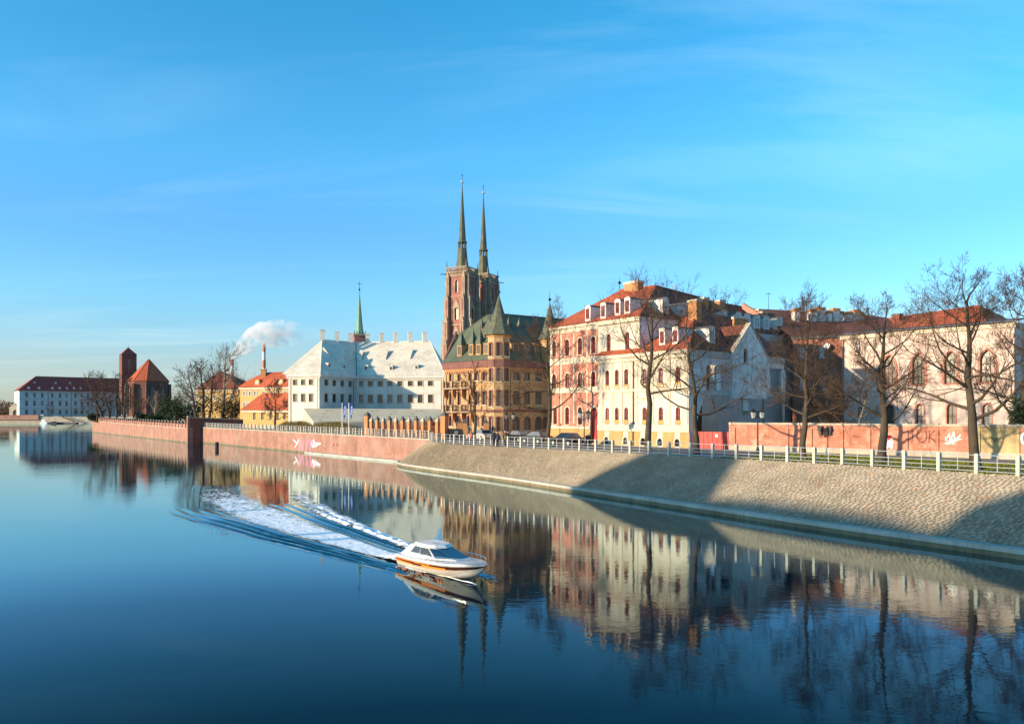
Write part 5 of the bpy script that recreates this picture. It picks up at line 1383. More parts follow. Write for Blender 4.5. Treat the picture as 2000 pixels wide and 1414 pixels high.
def graffiti(parent, f, x0, x1, yt, yb, strokes, mat, wd, name='graffiti', out=.012, label=None):
    """flat spray paint strokes, coordinates 0..1 across the tag"""
    ua, ub = f.u(x0), f.u(x1); za, zb_ = f.z((x0+x1)/2, yb), f.z((x0+x1)/2, yt); mb = MB()
    def Q(p, o): return f.p(ua+(ub-ua)*p[0], za+(zb_-za)*p[1], out+o)
    for si, s_ in enumerate(strokes):
        o = si*.0006
        P_ = [Vector((ua+(ub-ua)*x, za+(zb_-za)*y, 0)) for x, y in s_]
        for a, b in zip(P_, P_[1:]):
            d = (b-a); 
            if d.length < 1e-5: continue
            d.normalize(); n = Vector((-d.y,d.x,0))*wd; a2, b2 = a-d*wd*.6, b+d*wd*.6
            mb.poly([f.p(q.x,q.y,out+o) for q in (a2-n,b2-n,b2+n,a2+n)], mat); o += .0001
    return part(name, mb, parent, label)
I = [(0,0),(0,1)]
def arcp(cx_, cy_, rx, ry, a0, a1, n=9): return [(cx_+rx*math.cos(R(a0+(a1-a0)*i/n)), cy_+ry*math.sin(R(a0+(a1-a0)*i/n))) for i in range(n+1)]
graffiti(root, W, 1781, 1828, 835, 866, [[(.0,.05),(.06,.95)],[(-.06,.62),(.14,.98)]]+[arcp(.42,.5,.2,.45,0,360,14)]+[[(.72,.05),(.74,.95)],[(1.0,.95),(.74,.45),(1.05,.0)]], M['paint_dark'], .045, label='dark spray painted letters YOK')
graffiti(root, W, 1847, 1876, 843, 868, [[(.0,.35),(.25,.8),(.3,.3)],[(.3,.3),(.55,1),(.62,.35)],[(.62,.35),(1.0,.75),(.7,.25)],[(.05,.1),(.5,.25),(1.05,.45)],[(.4,.5),(.5,.05),(.62,.5)]], M['paint_white'], .05)
graffiti(root, W, 1847, 1876, 843, 868, [[(.02,.55),(.12,.2),(.3,.15)],[(.0,.1),(.2,.02),(.4,.1)],[(.65,.3),(.85,.4)]], M['paint_cyan'], .06, out=.02)
graffiti(root, W, 1932, 1950, 852, 866, [[(0,.7),(.3,.9),(.2,.2)],[(.3,.5),(.5,.8),(.55,.2),(.75,.6)],[(.75,.2),(.8,.8),(1,.5),(1.05,.2)]], M['paint_black'], .018)
graffiti(root, W, 1730, 1745, 846, 876, [[(.1,.0),(.15,.5),(.4,.1),(.5,.6),(.75,.0),(.9,.5)],[(.1,.7),(.5,.6),(.9,.72)]], M['paint_white'], .07)
graffiti(root, W, 1731, 1742, 849, 858, [[(.1,.6),(.5,.1),(.9,.7)],[(.3,.7),(.7,.7)]], M['paint_red'], .09, out=.025)
for x0, x1 in ((1490,1510),(1599,1612),(1665,1682)):
    graffiti(root, W, x0, x1, 847, 858, [[(0,.2),(.25,.9),(.3,.3),(.55,.8)],[(.5,.3),(.8,.6),(1,.1)],[(.0,.6),(.6,.45)]], M['paint_dark'], .02)
graffiti(root, W, 1994, 2012, 846, 872, [arcp(.4,.6,.35,.4,40,330,10),[(.4,.2),(1,.1)]], M['paint_white'], .09)
for x in (1604,1622):
    mb = MB(); W.band(mb, 5.55, 6.05, .36, M['iron'], W.u(x)-.22, W.u(x)+.22, -.2); W.band(mb, 5.2, 5.55, .28, M['iron'], W.u(x)-.14, W.u(x)+.14, -.2); part('floodlight', mb, root)
# graffiti on the quay wall
QF = Fac(QB, QA, 0, 4)
for a_, b_, c_, d_, st_, mt_, w_ in (
    (583,613,858,881,[[(.02,0),(.1,.9),(.3,.1),(.34,.95)],[(.45,.95),(.55,.5),(.66,.95)],[(.55,.5),(.5,0)],[(.78,0),(.76,.95),(.98,.8),(.8,.5)]],'paint_pink',.17),
    (573,612,858,878,[[(.0,.9),(.2,.55),(.28,.95)],[(.1,.2),(.2,.55)],[(.85,.95),(1.05,.8),(.95,.3)]],'paint_white',.13),
    (606,627,858,874,[[(0,.1),(.35,.95),(.3,.4)],[(.1,.5),(.95,.55),(.4,.12),(.1,.3)]],'paint_white',.15)):
    graffiti(QR, QF, a_, b_, c_, d_, st_, M[mt_], w_)
for x in (650,657): graffiti(QR, QF, x, x+4, 866, 873, [[(0,0),(.3,1),(.8,.2)],[(.5,.9),(1,.6)]], M['paint_dark'], .07)

# ---- red metal hoarding beside the house corner
root = thing('metal_hoarding', 'red corrugated metal fence between house corner and brick wall', 'fence', (21,85,GZ))
H = Fac((19.75,85.6), (22.55,82.6), GZ, 5.3); n_ = 15
for k in range(n_):
    a, b = H.L*k/n_, H.L*(k+1)/n_; mb = MB(); H.band(mb, GZ, 5.3, .05 if k%2 else .0, M['red_paint'], a, b-.006, .03); part('sheet', mb, root)
mb = MB(); H.band(mb, 4.75, 5.05, .07, M['paint_white'], H.L*.62, H.L*.62+.28, -.055); part('notice', mb, root)

# ------------------------------------------------------------------ trees without leaves
def build_tree(name, label, base, height, r0, seed, limbs=13, spread=1.0, start=.3, levels=3, lean=(0,0), group='bare trees along the promenade', bark='bark', twig='twig', fork=None, tw=.018, dens=1.0, droop=0.0):
    rr = random.Random(seed); tr, cr = MB(), MB(); bm, tm = M[bark], M[twig]
    base = Vector(base); root_ = thing(name, label, 'tree', base, group)
    def jit(s_): return Vector((rr.uniform(-s_,s_), rr.uniform(-s_,s_), rr.uniform(-s_,s_)))
    def branch(p, d, L, r, lev):
        n = 4 if lev <= 1 else 3; pts, rad = [p.copy()], [r]; q = p.copy(); dd = d.normalized()
        for i in range(n):
            up = .16 if lev == 1 else .09
            dd = (dd + jit(.34 if lev < 3 else .36) + UP*(up - (droop if lev == 1 and i < 2 else 0))).normalized()
            q = q + dd*L/n; pts.append(q.copy()); rad.append(max(tw*.55, r*(1-.80*(i+1)/n)))
        (tr if lev == 1 else cr).tube(pts, rad, bm if lev == 1 else tm, 6 if lev == 1 else (4 if lev == 2 else 3), cap=False)
        if lev > levels: return
        m = {1: 8, 2: 6, 3: 5, 4: 3}.get(lev, 3); m = max(2, int(round(m*dens)))
        for k in range(m):
            t = rr.uniform(.22, 1.0) if lev > 1 else rr.uniform(.28, 1.0); fi = t*n; i = min(int(fi), n-1); c = pts[i].lerp(pts[i+1], fi-i)
            ax = (pts[i+1]-pts[i]).normalized(); sd = ax.cross(jit(1)).normalized()
            nd = (ax*rr.uniform(.45,.9) + sd*rr.uniform(.55,1.0) + UP*rr.uniform(-.05,.3)).normalized()
            branch(c, nd, L*rr.uniform(.36,.62)*(1.15-.45*t), max(tw, rad[i]*rr.uniform(.34,.5)), lev+1)
        branch(pts[-1], dd, L*.4, max(tw, rad[-1]), lev+1)
    # trunk
    n = 9; pts, rad = [], []
    wob = Vector((0,0,0))
    ht = height*(fork or .9)
    for i in range(n+1):
        t = i/n; pts.append(base + Vector((lean[0]*t, lean[1]*t, ht*t)) + wob); wob = wob + Vector((rr.uniform(-1,1),rr.uniform(-1,1),0))*ht*.016
        rad.append(r0*(1.0-.78*t**1.1)*(1.45 if i == 0 else 1))
    pts[0].z -= .15
    rad.insert(1, r0*1.08); pts.insert(1, base.lerp(pts[1], .35) if False else base+Vector((lean[0]*.03,lean[1]*.03,ht*.03)))
    tr.tube(pts, rad, bm, 10, cap=False)
    for k in range(limbs):
        t = start + (1-start)*(k+rr.uniform(.1,.9))/limbs; fi = t*n+1; i = min(int(fi), len(pts)-2); c = pts[i].lerp(pts[i+1], min(1,fi-i))
        az = k*2.4 + rr.uniform(-.5,.5); el = rr.uniform(.05,.45) + .75*max(0,(t-.5))
        d = Vector((math.cos(az)*math.cos(el), math.sin(az)*math.cos(el), math.sin(el)))
        L = height*spread*rr.uniform(.34,.52)*(1.12-.60*t)
        branch(c, d, L, min(rad[i]*.52, .020*L+.025), 1)
    branch(pts[-1], UP+jit(.3), height*(1-(fork or .9))*1.1+.5, rad[-1], 1)
    part('trunk', tr, root_, uv=False, smooth=True); part('crown', cr, root_, uv=False)
    return root_
def tb(x, y, z=GZ): return onz(x, y, z)
def gd(x, D, z=GZ): return Vector(((x-CX)/F*D, D, z))
def hgt(ytop, D, z=GZ): return (CAMH+(HY-ytop)/F*D - z)*.87
build_tree('bare_tree', 'slender pollarded tree before the yellow brick balconies', gd(927,107), hgt(694,107), .23, 11, limbs=12, spread=.75, start=.32, levels=2, tw=.02)
build_tree('bare_tree', 'bare tree between the brick corner house and the red facade', gd(1068,96), hgt(600,96), .28, 23, limbs=15, spread=1.0, start=.28, levels=3, tw=.013)
build_tree('bare_tree', 'tall forked bare tree in front of the cream bay', gd(1265,78.5), hgt(522,78.5), .34, 5, limbs=12, spread=1.3, start=.36, levels=3, tw=.012, dens=.85)
build_tree('bare_tree', 'bare tree at the shaded house corner by the red hoarding', gd(1361,72), hgt(578,72), .28, 42, limbs=14, spread=1.3, start=.28, levels=3, tw=.011, lean=(-1.0,0), dens=.85)
build_tree('bare_tree', 'dense twiggy bare tree before the dark red brick house', gd(1568,65), hgt(558,65), .26, 17, limbs=17, spread=.95, start=.26, levels=3, tw=.0105, dens=.98)
build_tree('bare_tree', 'dark bare tree with low branches before the left end of the pink hall', gd(1722,59), hgt(556,59), .32, 29, limbs=15, spread=1.0, start=.26, levels=3, tw=.010)
build_tree('bare_tree', 'biggest bare tree with thick trunk near the yellow wall panel', gd(1905,52.3), hgt(500,52.3), .33, 31, limbs=16, spread=1.0, start=.28, levels=3, tw=.0095)
build_tree('bare_tree', 'brownish finely twigged tree rising behind the wall at the right edge', gd(1992,72), hgt(500,72), .34, 37, limbs=20, spread=.8, start=.16, levels=3, tw=.012, dens=1.1)
build_tree('bare_tree', 'reddish shrubby tree between the white gable and the pink hall', gd(1612,92), hgt(690,92), .16, 53, limbs=18, spread=.9, start=.1, levels=3, tw=.014, fork=.6)
build_tree('bare_tree', 'thin pale stemmed tree leaning before the left end of the pink hall', gd(1671,84), hgt(700,84), .14, 57, limbs=12, spread=.7, start=.3, levels=2, tw=.02, lean=(1.2,0), bark='pale_bark')
TG = 'bare trees on the brick terrace'
for i, (x, D, yt, r, sd, lab, kw) in enumerate((
    (204,318,716,.6,61,'leaning bare tree at the left end of the brick terrace',dict(lean=(-7,0))),
    (216,310,724,.55,62,'second leaning bare tree at the left end of the brick terrace',dict(lean=(-4,0))),
    (228,300,722,.5,63,'bare tree in front of the square church tower',{}),
    (243,295,732,.5,64,'bare tree just right of the square church tower',{}),
    (190,322,758,.35,65,'small bare tree in front of the long white building',{}),
    (262,280,770,.3,66,'low brushy bare tree before the left buttress of the choir',dict(dens=.8)),
    (276,275,775,.3,67,'low brushy bare tree before the middle of the choir',dict(dens=.8)),
    (302,262,762,.25,68,'thin pale bare tree before the right side of the choir',dict(bark='pale_bark',twig='pale_twig',dens=.7)),
    (387,226,700,.42,69,'slim bare tree leaning left above the cross wall',dict(lean=(-3,0))),
    (398,228,694,.5,70,'tall dark bare tree above the cross wall',dict(lean=(-1,0))),
    (408,230,702,.42,71,'dark bare tree leaning right above the cross wall',dict(lean=(2,0))),
    (436,240,660,.6,72,'tall pale barked bare tree right of the dark trees',dict(bark='pale_bark',twig='pale_twig',spread=1.25)),
    (345,250,770,.35,73,'low bare tree over the evergreen shrubs',dict(spread=1.2)),
    (460,235,752,.3,74,'brown bare tree before the steep roofed house',dict(spread=1.2)))):
    z = 4.4; build_tree('bare_tree', lab, gd(x,D,z), hgt(yt,D,z), r, sd, limbs=12, start=.22, levels=2, tw=.038, group=TG, **{**dict(spread=1.05), **kw})
build_tree('bare_tree', 'small bare tree before the low ochre house', gd(537,184), hgt(736,184), .3, 81, limbs=14, spread=.9, start=.22, levels=2, tw=.045)
# ---- evergreen shrubs of small leaves
def shrub(name, label, c, rx, rz, n, ls, seed, mat='needle', group='evergreen shrubs on the brick terrace', shape_=1.0):
    rr = random.Random(seed); mb = MB(); k = mb.mi(M[mat]); root_ = thing(name, label, 'shrub', c, group)
    lobes = [(Vector((rr.uniform(-.6,.6)*rx, rr.uniform(-.6,.6)*rx, rz*rr.uniform(.3,.75))), rr.uniform(.35,.6)) for _ in range(9)]
    for _ in range(n):
        lc, lr = rr.choice(lobes); v = Vector((rr.gauss(0,1),rr.gauss(0,1),rr.gauss(0,1))).normalized()*rr.uniform(.55,1.05)
        p = c + lc + Vector((v.x*rx*lr, v.y*rx*lr, v.z*rz*lr*.9)); 
        if p.z < c.z: continue
        a = Vector((rr.uniform(-1,1),rr.uniform(-1,1),rr.uniform(-.6,.6))).normalized()*ls; b = Vector((rr.uniform(-1,1),rr.uniform(-1,1),rr.uniform(.2,1))).normalized()*ls
        q = len(mb.v); mb.v += [tuple(p-a*.5), tuple(p+a*.5), tuple(p+b)]; mb.f.append((q,q+1,q+2)); mb.m.append(k)
    part('foliage', mb, root_, uv=False)
    mb = MB(); mb.tube([c, c+UP*rz*.5],[.15,.06],M['bark'],5); part('stem', mb, root_)
for x, D, rx, rz, sd, lab in ((287,262,3.2,3.0,1,'low dark evergreen shrub behind the parapet, leftmost'),(312,255,3.5,3.5,2,'small round evergreen shrub behind the parapet'),(335,243,4.2,8.0,3,'tall conical evergreen shrub behind the parapet'),(362,232,5,6.2,4,'broad evergreen shrub beside the cross wall'),(450,238,5,7,5,'dark evergreen shrub below the pale barked tree'),(186,330,3,3.4,6,'rounded dark shrub at the terrace corner')):
    shrub('evergreen_shrub', lab, gd(x,D,4.4), rx, rz, 2600, .42, sd)
shrub('cypress', 'dark columnar thuja at the right edge behind the wall', gd(1994,70), 1.1, 5.2, 2500, .2, 9, group=None)
shrub('russet_shrub', 'russet bare shrub over the left end of the pillar fence', gd(845,132), 1.8, 3.0, 900, .3, 10, mat='rust_iron', group=None)
# ---- far woods on the horizon
rr = random.Random(8)
mb = MB(); k = mb.mi(M['twig'])
for _ in range(9000):
    x = rr.uniform(-620,-466); y = rr.uniform(800,900); h = 20*(0.65+.35*math.sin(x*.05)+.2*math.sin(x*.13)); z = FBZ + h*rr.random()**.8
    a = Vector((rr.uniform(-1,1),0,rr.uniform(-.6,.6)))*rr.uniform(.8,2.2); q = len(mb.v); p = Vector((x,y,z)); mb.v += [tuple(p-a),tuple(p+a),tuple(p+Vector((rr.uniform(-1,1),rr.uniform(-1,1),rr.uniform(.8,2.2))))]; mb.f.append((q,q+1,q+2)); mb.m.append(k)
top('far_wood', mb, 'hazy bare wood on the horizon left of the long white building', 'wood', (-540,850,FBZ), uv=False, kind='stuff')
for i, (x, D, yt, sd, lab) in enumerate(((98,735,783,90,'small bare tree before the middle of the long white building'),(162,735,790,91,'small bare tree before the right half of the long white building'),(147,735,795,92,'smallest bare tree standing on the far bank lawn'))):
    build_tree('bare_tree', lab, gd(x,D,FBZ), hgt(yt,D,FBZ), .3, sd, limbs=10, spread=1.0, start=.2, levels=1, tw=.13, group='bare trees on the far bank')

# ------------------------------------------------------------------ lamps, flags
def lantern(mb, p, s=1.0):
    mb.lathe(p, [(.07*s,0),(.16*s,.02*s),(.24*s,.5*s)], M['pale_glass'], 6); mb.lathe(p+UP*.5*s, [(.27*s,0),(.30*s,.03*s),(.10*s,.26*s),(.03*s,.36*s)], M['iron'], 6)
def street_lamp(x, D, ytop, label, sp=.45):
    b = gd(x,D); H_ = hgt(ytop,D); root_ = thing('street_lamp', label, 'street lamp', b, 'old fashioned twin lantern lamps')
    mb = MB(); mb.lathe(b,[(.16,0),(.16,.5),(.09,.6),(.07,1.2),(.05,H_-.5),(.04,H_-.05)],M['iron'],8); part('pole', mb, root_)
    mb = MB(); mb.tube([b+UP*(H_-.75)+Vector((-sp,0,0)), b+UP*(H_-.55), b+UP*(H_-.75)+Vector((sp,0,0))],[.035]*3,M['iron'],6); part('arm', mb, root_)
    for sx in (-1,1):
        mb = MB(); lantern(mb, b+UP*(H_-.72)+Vector((sx*sp,0,0)), 1.05); part('lantern', mb, root_)
street_lamp(996,103,799,'twin lantern street lamp before the yellow brick house')
street_lamp(1141,89,793,'twin lantern street lamp before the red facade')
street_lamp(1480,71,788,'twin lantern street lamp before the red brick wall', .38)
for i, (x, D, y) in enumerate(((238,318,809),(248,305,809),(265,290,810),(302,265,811),(319,258,811.5),(342,240,811.5),(367,226,812))):
    b = gd(x,D,4.4); mb = MB(); mb.tube([b,b+UP*(hgt(y,D,4.4)-.3)],[.07,.05],M['slate'],5); mb.ball(b+UP*hgt(y,D,4.4),.32,M['white_frame'],6)
    top('terrace_lamp', mb, ('first','second','third','fourth','fifth','sixth','last')[i]+' white globe lamp from the left behind the terrace parapet', 'lamp', tuple(b), 'globe lamps on the brick terrace')
M['flag_blue'] = plain('flag_blue', (0.02,0.10,0.42), .7, .05, False)
for k, (x, lab) in enumerate(((668.5,'left one of two blue vertical banners on white poles'),(681.5,'right one of two blue vertical banners on white poles'))):
    D = 139-k*1.5; b = gd(x,D); ht = hgt(777,D); root_ = thing('flagpole', lab, 'flag', b, 'banner flags on the promenade')
    mb = MB(); mb.tube([b,b+UP*ht],[.09,.06],M['white_frame'],8); part('pole', mb, root_)
    mb = MB(); N_ = 10; tp = b+UP*(ht-.1)+Vector((.1,0,0)); pts = []
    for j in range(N_+1):
        t = j/N_; pts.append((tp+Vector((.0+.22*t,.05*math.sin(t*6),-2.9*t)), tp+Vector((.52+.1*math.sin(t*5),.12*math.sin(t*5+1),-2.2*t-.1))))
    for j in range(N_):
        mb.prism([pts[j][0],pts[j][1],pts[j+1][1],pts[j+1][0]],(0,.012,0),M['flag_blue'])
    part('banner', mb, root_)
    mb = MB()
    for j in range(2,8):
        c = pts[j][0].lerp(pts[j][1],.55)+Vector((0,-.02,0)); hh = .09
        mb.quad(c+Vector((-.13,0,-hh)),c+Vector((.13,0,-hh)),c+Vector((.13,0,hh*.3)),c+Vector((-.13,0,hh*.3)),M['white_frame'])
    part('lettering', mb, root_)

# ------------------------------------------------------------------ cars, people, bin
M['car_black'] = plain('car_black', (.012,.012,.014), .25, 0, False, spec=.6); M['car_grey'] = plain('car_grey', (.09,.10,.11), .3, 0, False, metal=.5, spec=.6); M['car_silver'] = plain('car_silver', (.5,.5,.5), .3, 0, False, metal=.4, spec=.6)
M['tyre'] = plain('tyre', (.015,.015,.015), .9, 0, False); M['lens'] = plain('lens', (.5,.5,.48), .2, 0, False); M['tail'] = plain('tail', (.35,.01,.01), .3, 0, False)
def car(x, D, ang, mat, label):
    root_ = thing('parked_car', label, 'car', gd(x,D), 'cars parked along the kerb', rotz=0.0); o = wpos(root_)
    X = Matrix.Translation(o) @ Matrix.Rotation(ang,4,'Z')
    prof = [(-2.15,.32),(-2.2,.75),(-2.05,.98),(-1.1,1.06),(1.25,1.0),(2.0,.92),(2.2,.7),(2.18,.32)]
    mb = MB()
    def sec(y, k): return [X @ Vector((x_*(1-.03*k), y, z_)) for x_, z_ in prof]
    ss = [sec(-.86,1), sec(-.90,0), sec(.90,0), sec(.86,1)]
    n = len(prof)
    for a, b in zip(ss, ss[1:]):
        for i in range(n): mb.quad(a[i],a[(i+1)%n],b[(i+1)%n],b[i],mat)
    mb.poly(ss[0][::-1],mat); mb.poly(ss[-1],mat)
    rf = [(-1.75,1.03),(-1.25,1.5),(.15,1.53),(1.05,1.02)]
    A_ = [X @ Vector((x_, -.82 if i in (0,3) else -.62, z_)) for i,(x_,z_) in enumerate(rf)]; B_ = [X @ Vector((x_, .82 if i in (0,3) else .62, z_)) for i,(x_,z_) in enumerate(rf)]
    mb.quad(A_[1],A_[2],B_[2],B_[1],mat); part('body', mb, root_)
    for nm, q in (('windscreen',(A_[2],A_[3],B_[3],B_[2])),('rear_window',(A_[0],A_[1],B_[1],B_[0])),('side_window',tuple(A_)),('side_window',tuple(B_))):
        mb = MB(); mb.poly(q, M['glass']); part(nm, mb, root_)
    for wx in (-1.35,1.35):
        for sy in (-1,1):
            mb = MB(); c = Vector((wx,sy*.80,.33)); mb.tube([X@(c-Vector((0,.11,0))),X@(c+Vector((0,.11,0)))],[.33,.33],M['tyre'],14)
            w_ = part('wheel', mb, root_); mb = MB(); mb.tube([X@(c-Vector((0,.12,0))),X@(c+Vector((0,.12,0)))],[.2,.2],M['rail_steel'],10); part('rim', mb, w_)
    for sy in (-.62,.62):
        mb = MB(); mb.box((2.13,sy-.2,.68),(2.215,sy+.2,.84),M['lens'],X); part('headlight', mb, root_)
        mb = MB(); mb.box((-2.215,sy-.18,.74),(-2.13,sy+.18,.9),M['tail'],X); part('tail_light', mb, root_)
DA = math.atan2(-.8,.6)
car(1106,93,DA+math.pi,M['car_black'],'black parked car before the red facade')
car(1048,100,DA+math.pi,M['car_grey'],'dark grey parked car behind the railing left of the black car')
car(1010,105,DA+math.pi,M['car_black'],'black parked car beside the twin lantern lamp')
car(938,113,DA+math.pi,M['car_silver'],'silver parked car beside the slender pollarded tree')
def skin_person(x, D, label, ang, cols, h=1.74, step=.22, seed=0):
    o = gd(x,D); root_ = thing('person', label, 'person', o, None); k = h/1.74
    V = [(0,0,.95),(0,0,1.15),(0,0,1.38),(0,0,1.50),(0,.02,1.63),
         (.10,0,.90),(.11,step*.5,.50),(.12,step,.06),(.12,step+.14,.04),(-.10,0,.90),(-.11,-step*.3,.50),(-.12,-step-.05,.08),(-.12,-step+.1,.04),
         (.20,0,1.36),(.26,-.08,1.10),(.25,.04,.86),(-.20,0,1.36),(-.26,.06,1.10),(-.25,.16,.88)]
    E = [(0,1),(1,2),(2,3),(3,4),(0,5),(5,6),(6,7),(7,8),(0,9),(9,10),(10,11),(11,12),(2,13),(13,14),(14,15),(2,16),(16,17),(17,18)]
    Rr = [.15,.15,.16,.06,.105,.10,.075,.055,.05,.10,.075,.055,.05,.075,.055,.04,.075,.055,.04]
    c_, s_ = math.cos(ang), math.sin(ang)
    me = bpy.data.meshes.new('body'); me.from_pydata([((x_*c_-y_*s_)*k,(x_*s_+y_*c_)*k,z_*k) for x_,y_,z_ in V], E, [])
    ob = link('body', me, root_); md = ob.modifiers.new('skin','SKIN'); 
    for i, r in enumerate(Rr): me.skin_vertices[0].data[i].radius = (r*k,r*k)
    me.skin_vertices[0].data[0].use_root = True; ob.modifiers.new('sub','SUBSURF').render_levels = 1
    me.materials.append(M[cols[1]])
    mb = MB(); mb.lathe(o+UP*.82*k, [(.19*k,0),(.2*k,.1*k),(.19*k,.3*k),(.22*k,.5*k),(.12*k,.64*k)], M[cols[0]], 10); part('jacket', mb, root_)
    mb = MB(); mb.ball(o+Vector((.0,0,1.66*k)), .11*k, M['skin'], 8, 1.2); part('head', mb, root_)
    mb = MB(); mb.ball(o+Vector((.0,.015,1.70*k)), .118*k, M[cols[2]], 8, 1.0); part('hair', mb, root_)
M['skin'] = plain('skin', (.45,.25,.17), .7, 0, False); M['cloth_dark'] = plain('cloth_dark', (.03,.03,.04), .9, 0, False); M['cloth_blue'] = plain('cloth_blue', (.04,.06,.12), .9, 0, False); M['cloth_olive'] = plain('cloth_olive', (.14,.11,.05), .9, 0, False); M['cloth_orange'] = plain('cloth_orange', (.65,.13,.04), .9, 0, False); M['hair'] = plain('hair', (.05,.03,.02), .8, 0, False); M['grey_hair'] = plain('grey_hair', (.35,.33,.3), .8, 0, False)
for a in ((965,90.5,'person in dark coat walking beside two others behind the railing',.4,('cloth_dark','cloth_dark','hair'),1.78),(972,90.0,'person in blue jacket walking closest to the dark coated one',.6,('cloth_blue','cloth_dark','hair'),1.70),(987,89.6,'person in olive coat walking at the right of the group',.5,('cloth_olive','cloth_dark','grey_hair'),1.74),(992,90.2,'person in black jacket just behind the olive coat',.7,('cloth_dark','cloth_blue','hair'),1.72),(920.5,96.6,'person in orange jacket beside the slender tree',2.3,('cloth_orange','cloth_blue','hair'),1.74)):
    skin_person(*a[:5], h=a[5])
mb = MB(); b = gd(1149,93); mb.lathe(b,[(.26,0),(.3,.05),(.36,1.05),(.38,1.08),(.3,1.2),(.05,1.28)],M['iron'],12)
top('litter_bin', mb, 'black round bin standing beside the red arched door', 'bin', tuple(b))
root = thing('iron_gate', 'dark iron gate with small sign left of the balconies', 'gate', gd(888,113))
for k in range(14):
    mb = MB(); p = gd(873+k*2.2,116-k*.35); mb.box((p.x-.13,p.y-.03,GZ),(p.x+.13,p.y+.03,5.15),M['iron']); part('slat', mb, root)
mb = MB(); p = gd(891,112.4); mb.box((p.x-.25,p.y-.05,4.4),(p.x+.25,p.y,4.85),M['pale_glass']); part('sign', mb, root)
for k, x in enumerate((869,898,908,949)):
    mb = MB(); D = 117-k*1.1; b = gd(x,D); mb.box((b.x-.35,b.y-.35,GZ),(b.x+.35,b.y+.35,6.0),M['orange_brick']); q = [Vector((b.x+sx*.45,b.y+sy*.45,6.0)) for sx,sy in ((-1,-1),(1,-1),(1,1),(-1,1))]
    for i in range(4): mb.poly((q[i],q[(i+1)%4],Vector((b.x,b.y,6.6))),M['slate'])
    mb.poly(q[::-1],M['slate'])
    top('gate_pillar', mb, ('brick gate pillar at the end of the museum fence','brick gate pillar right of the dark iron gate','brick gate pillar left of the slender tree trunk','brick gate pillar before the corner turret')[k], 'pillar', tuple(b), 'brick pillars before the corner house')
# ---- far pontoon, boats and signs at the left bank
root = thing('pontoon', 'dark landing pontoon with gangway below the long white building', 'pontoon', (*g2(120,718),0)); a, b = at(96,HY,717), at(150,HY,717)
mb = MB(); mb.box((a.x,715,-.2),(b.x,720,1.2),M['slate']); part('deck', mb, root); mb = MB(); q0,q1 = at(122,HY,720.5),at(146,HY,718); mb.tube([v3(q0,6.0),v3(q1,1.6)],[.5,.5],M['iron'],5); mb.tube([v3(q0,7.6),v3(q1,3.0)],[.2,.2],M['iron'],4); part('gangway', mb, root)
for x, w, z0_, z1_, m_, lab, cat in ((87,9,.4,3.6,'white_frame','white moored boat left of the pontoon','boat'),(106,9,.3,2.2,'iron','low dark barge moored at the pontoon','boat')):
    c = at(x,HY,713); L_ = w*.46; mb = MB(); hull = [(-L_,-1.2),(L_*.7,-1.2),(L_,0),(L_*.7,1.2),(-L_,1.2)]
    mb.prism([Vector((c.x+p*.9,713+q*.8,-.2)) for p,q in hull],(0,0,1.4),M[m_]); mb.box((c.x-L_*.6,712.3,1.2),(c.x+L_*.3,713.7,z1_),M[m_]); mb.box((c.x-L_*.7,712.1,z1_+.01),(c.x+L_*.4,713.9,z1_+.25),M['white_frame'])
    top('moored_boat', mb, lab, cat, (c.x,713,0), 'boats moored on the far bank')
for x, y0_, y1_, w, lab in ((110,813,817.5,10,'wide cream sign board on the far bank lawn'),(82.5,809.5,812.5,5,'small white sign board on the far bank'),(21.5,808,814,3,'narrow white box standing on the far bank at the left')):
    c = at(x,(y0_+y1_)/2,724); mb = MB(); ww_ = w*724/F/2; mb.box((c.x-ww_,723.6,CAMH+(HY-y1_)/F*724),(c.x+ww_,723.9,CAMH+(HY-y0_)/F*724),M['white_trim']); mb.tube([(c.x,723.75,3),(c.x,723.75,c.z)],[.12,.12],M['slate'],4)
    top('sign_board', mb, lab, 'sign', (c.x,723.7,3))

# ------------------------------------------------------------------ motor boat
M['gel'] = plain('gel', (.62,.62,.61), .18, 0, False, spec=.5); M['gel_low'] = plain('gel_low', (.58,.55,.50), .22, .08, False, spec=.5)
M['band_brown'] = plain('band_brown', (.05,.018,.010), .12, 0, False, spec=.7); M['band_orange'] = plain('band_orange', (.75,.22,.02), .2, 0, False, spec=.6)
M['boat_glass'] = plain('boat_glass', (.008,.03,.07), .05, 0, False, spec=.9); M['boat_glass_pale'] = plain('boat_glass_pale', (.05,.047,.035), .06, 0, False, spec=.8)
M['chrome'] = plain('chrome', (.7,.7,.7), .15, 0, False, metal=1.0)
BO = Vector((-4.72,37.75,0)); tip = Vector((-1.05,32.7,0))
hd = tip-BO; LB0 = hd.length; hd.normalize()
broot = thing('motor_boat', 'white cabin motor boat with orange and brown stripe speeding on the river', 'boat', BO)
ks = LB0/5.62
XB = Matrix.Translation(BO) @ Matrix.Rotation(math.atan2(hd.y,hd.x),4,'Z') @ Matrix.Rotation(R(-1.0),4,'Y') @ Matrix.Diagonal((ks,ks*.92,ks*.75,1))
ST = [ # x, half beam, gunwale z, keel z, chine z, chine half beam
 (0,.90,.66,-.25,.05,.80),(.8,.96,.68,-.25,.05,.84),(1.8,.99,.70,-.25,.06,.86),(2.8,.98,.73,-.25,.08,.82),(3.7,.90,.77,-.22,.13,.68),(4.4,.74,.81,-.15,.2,.48),(4.95,.50,.85,-.02,.30,.27),(5.35,.25,.88,.18,.42,.11),(5.6,.03,.90,.55,.62,.015)]
def hull_y(st, z):
    x, b, g, k, c, cb = st
    t = (z-c)/(g-c); return cb+(b-cb)*(t**.6 if t > 0 else 0)
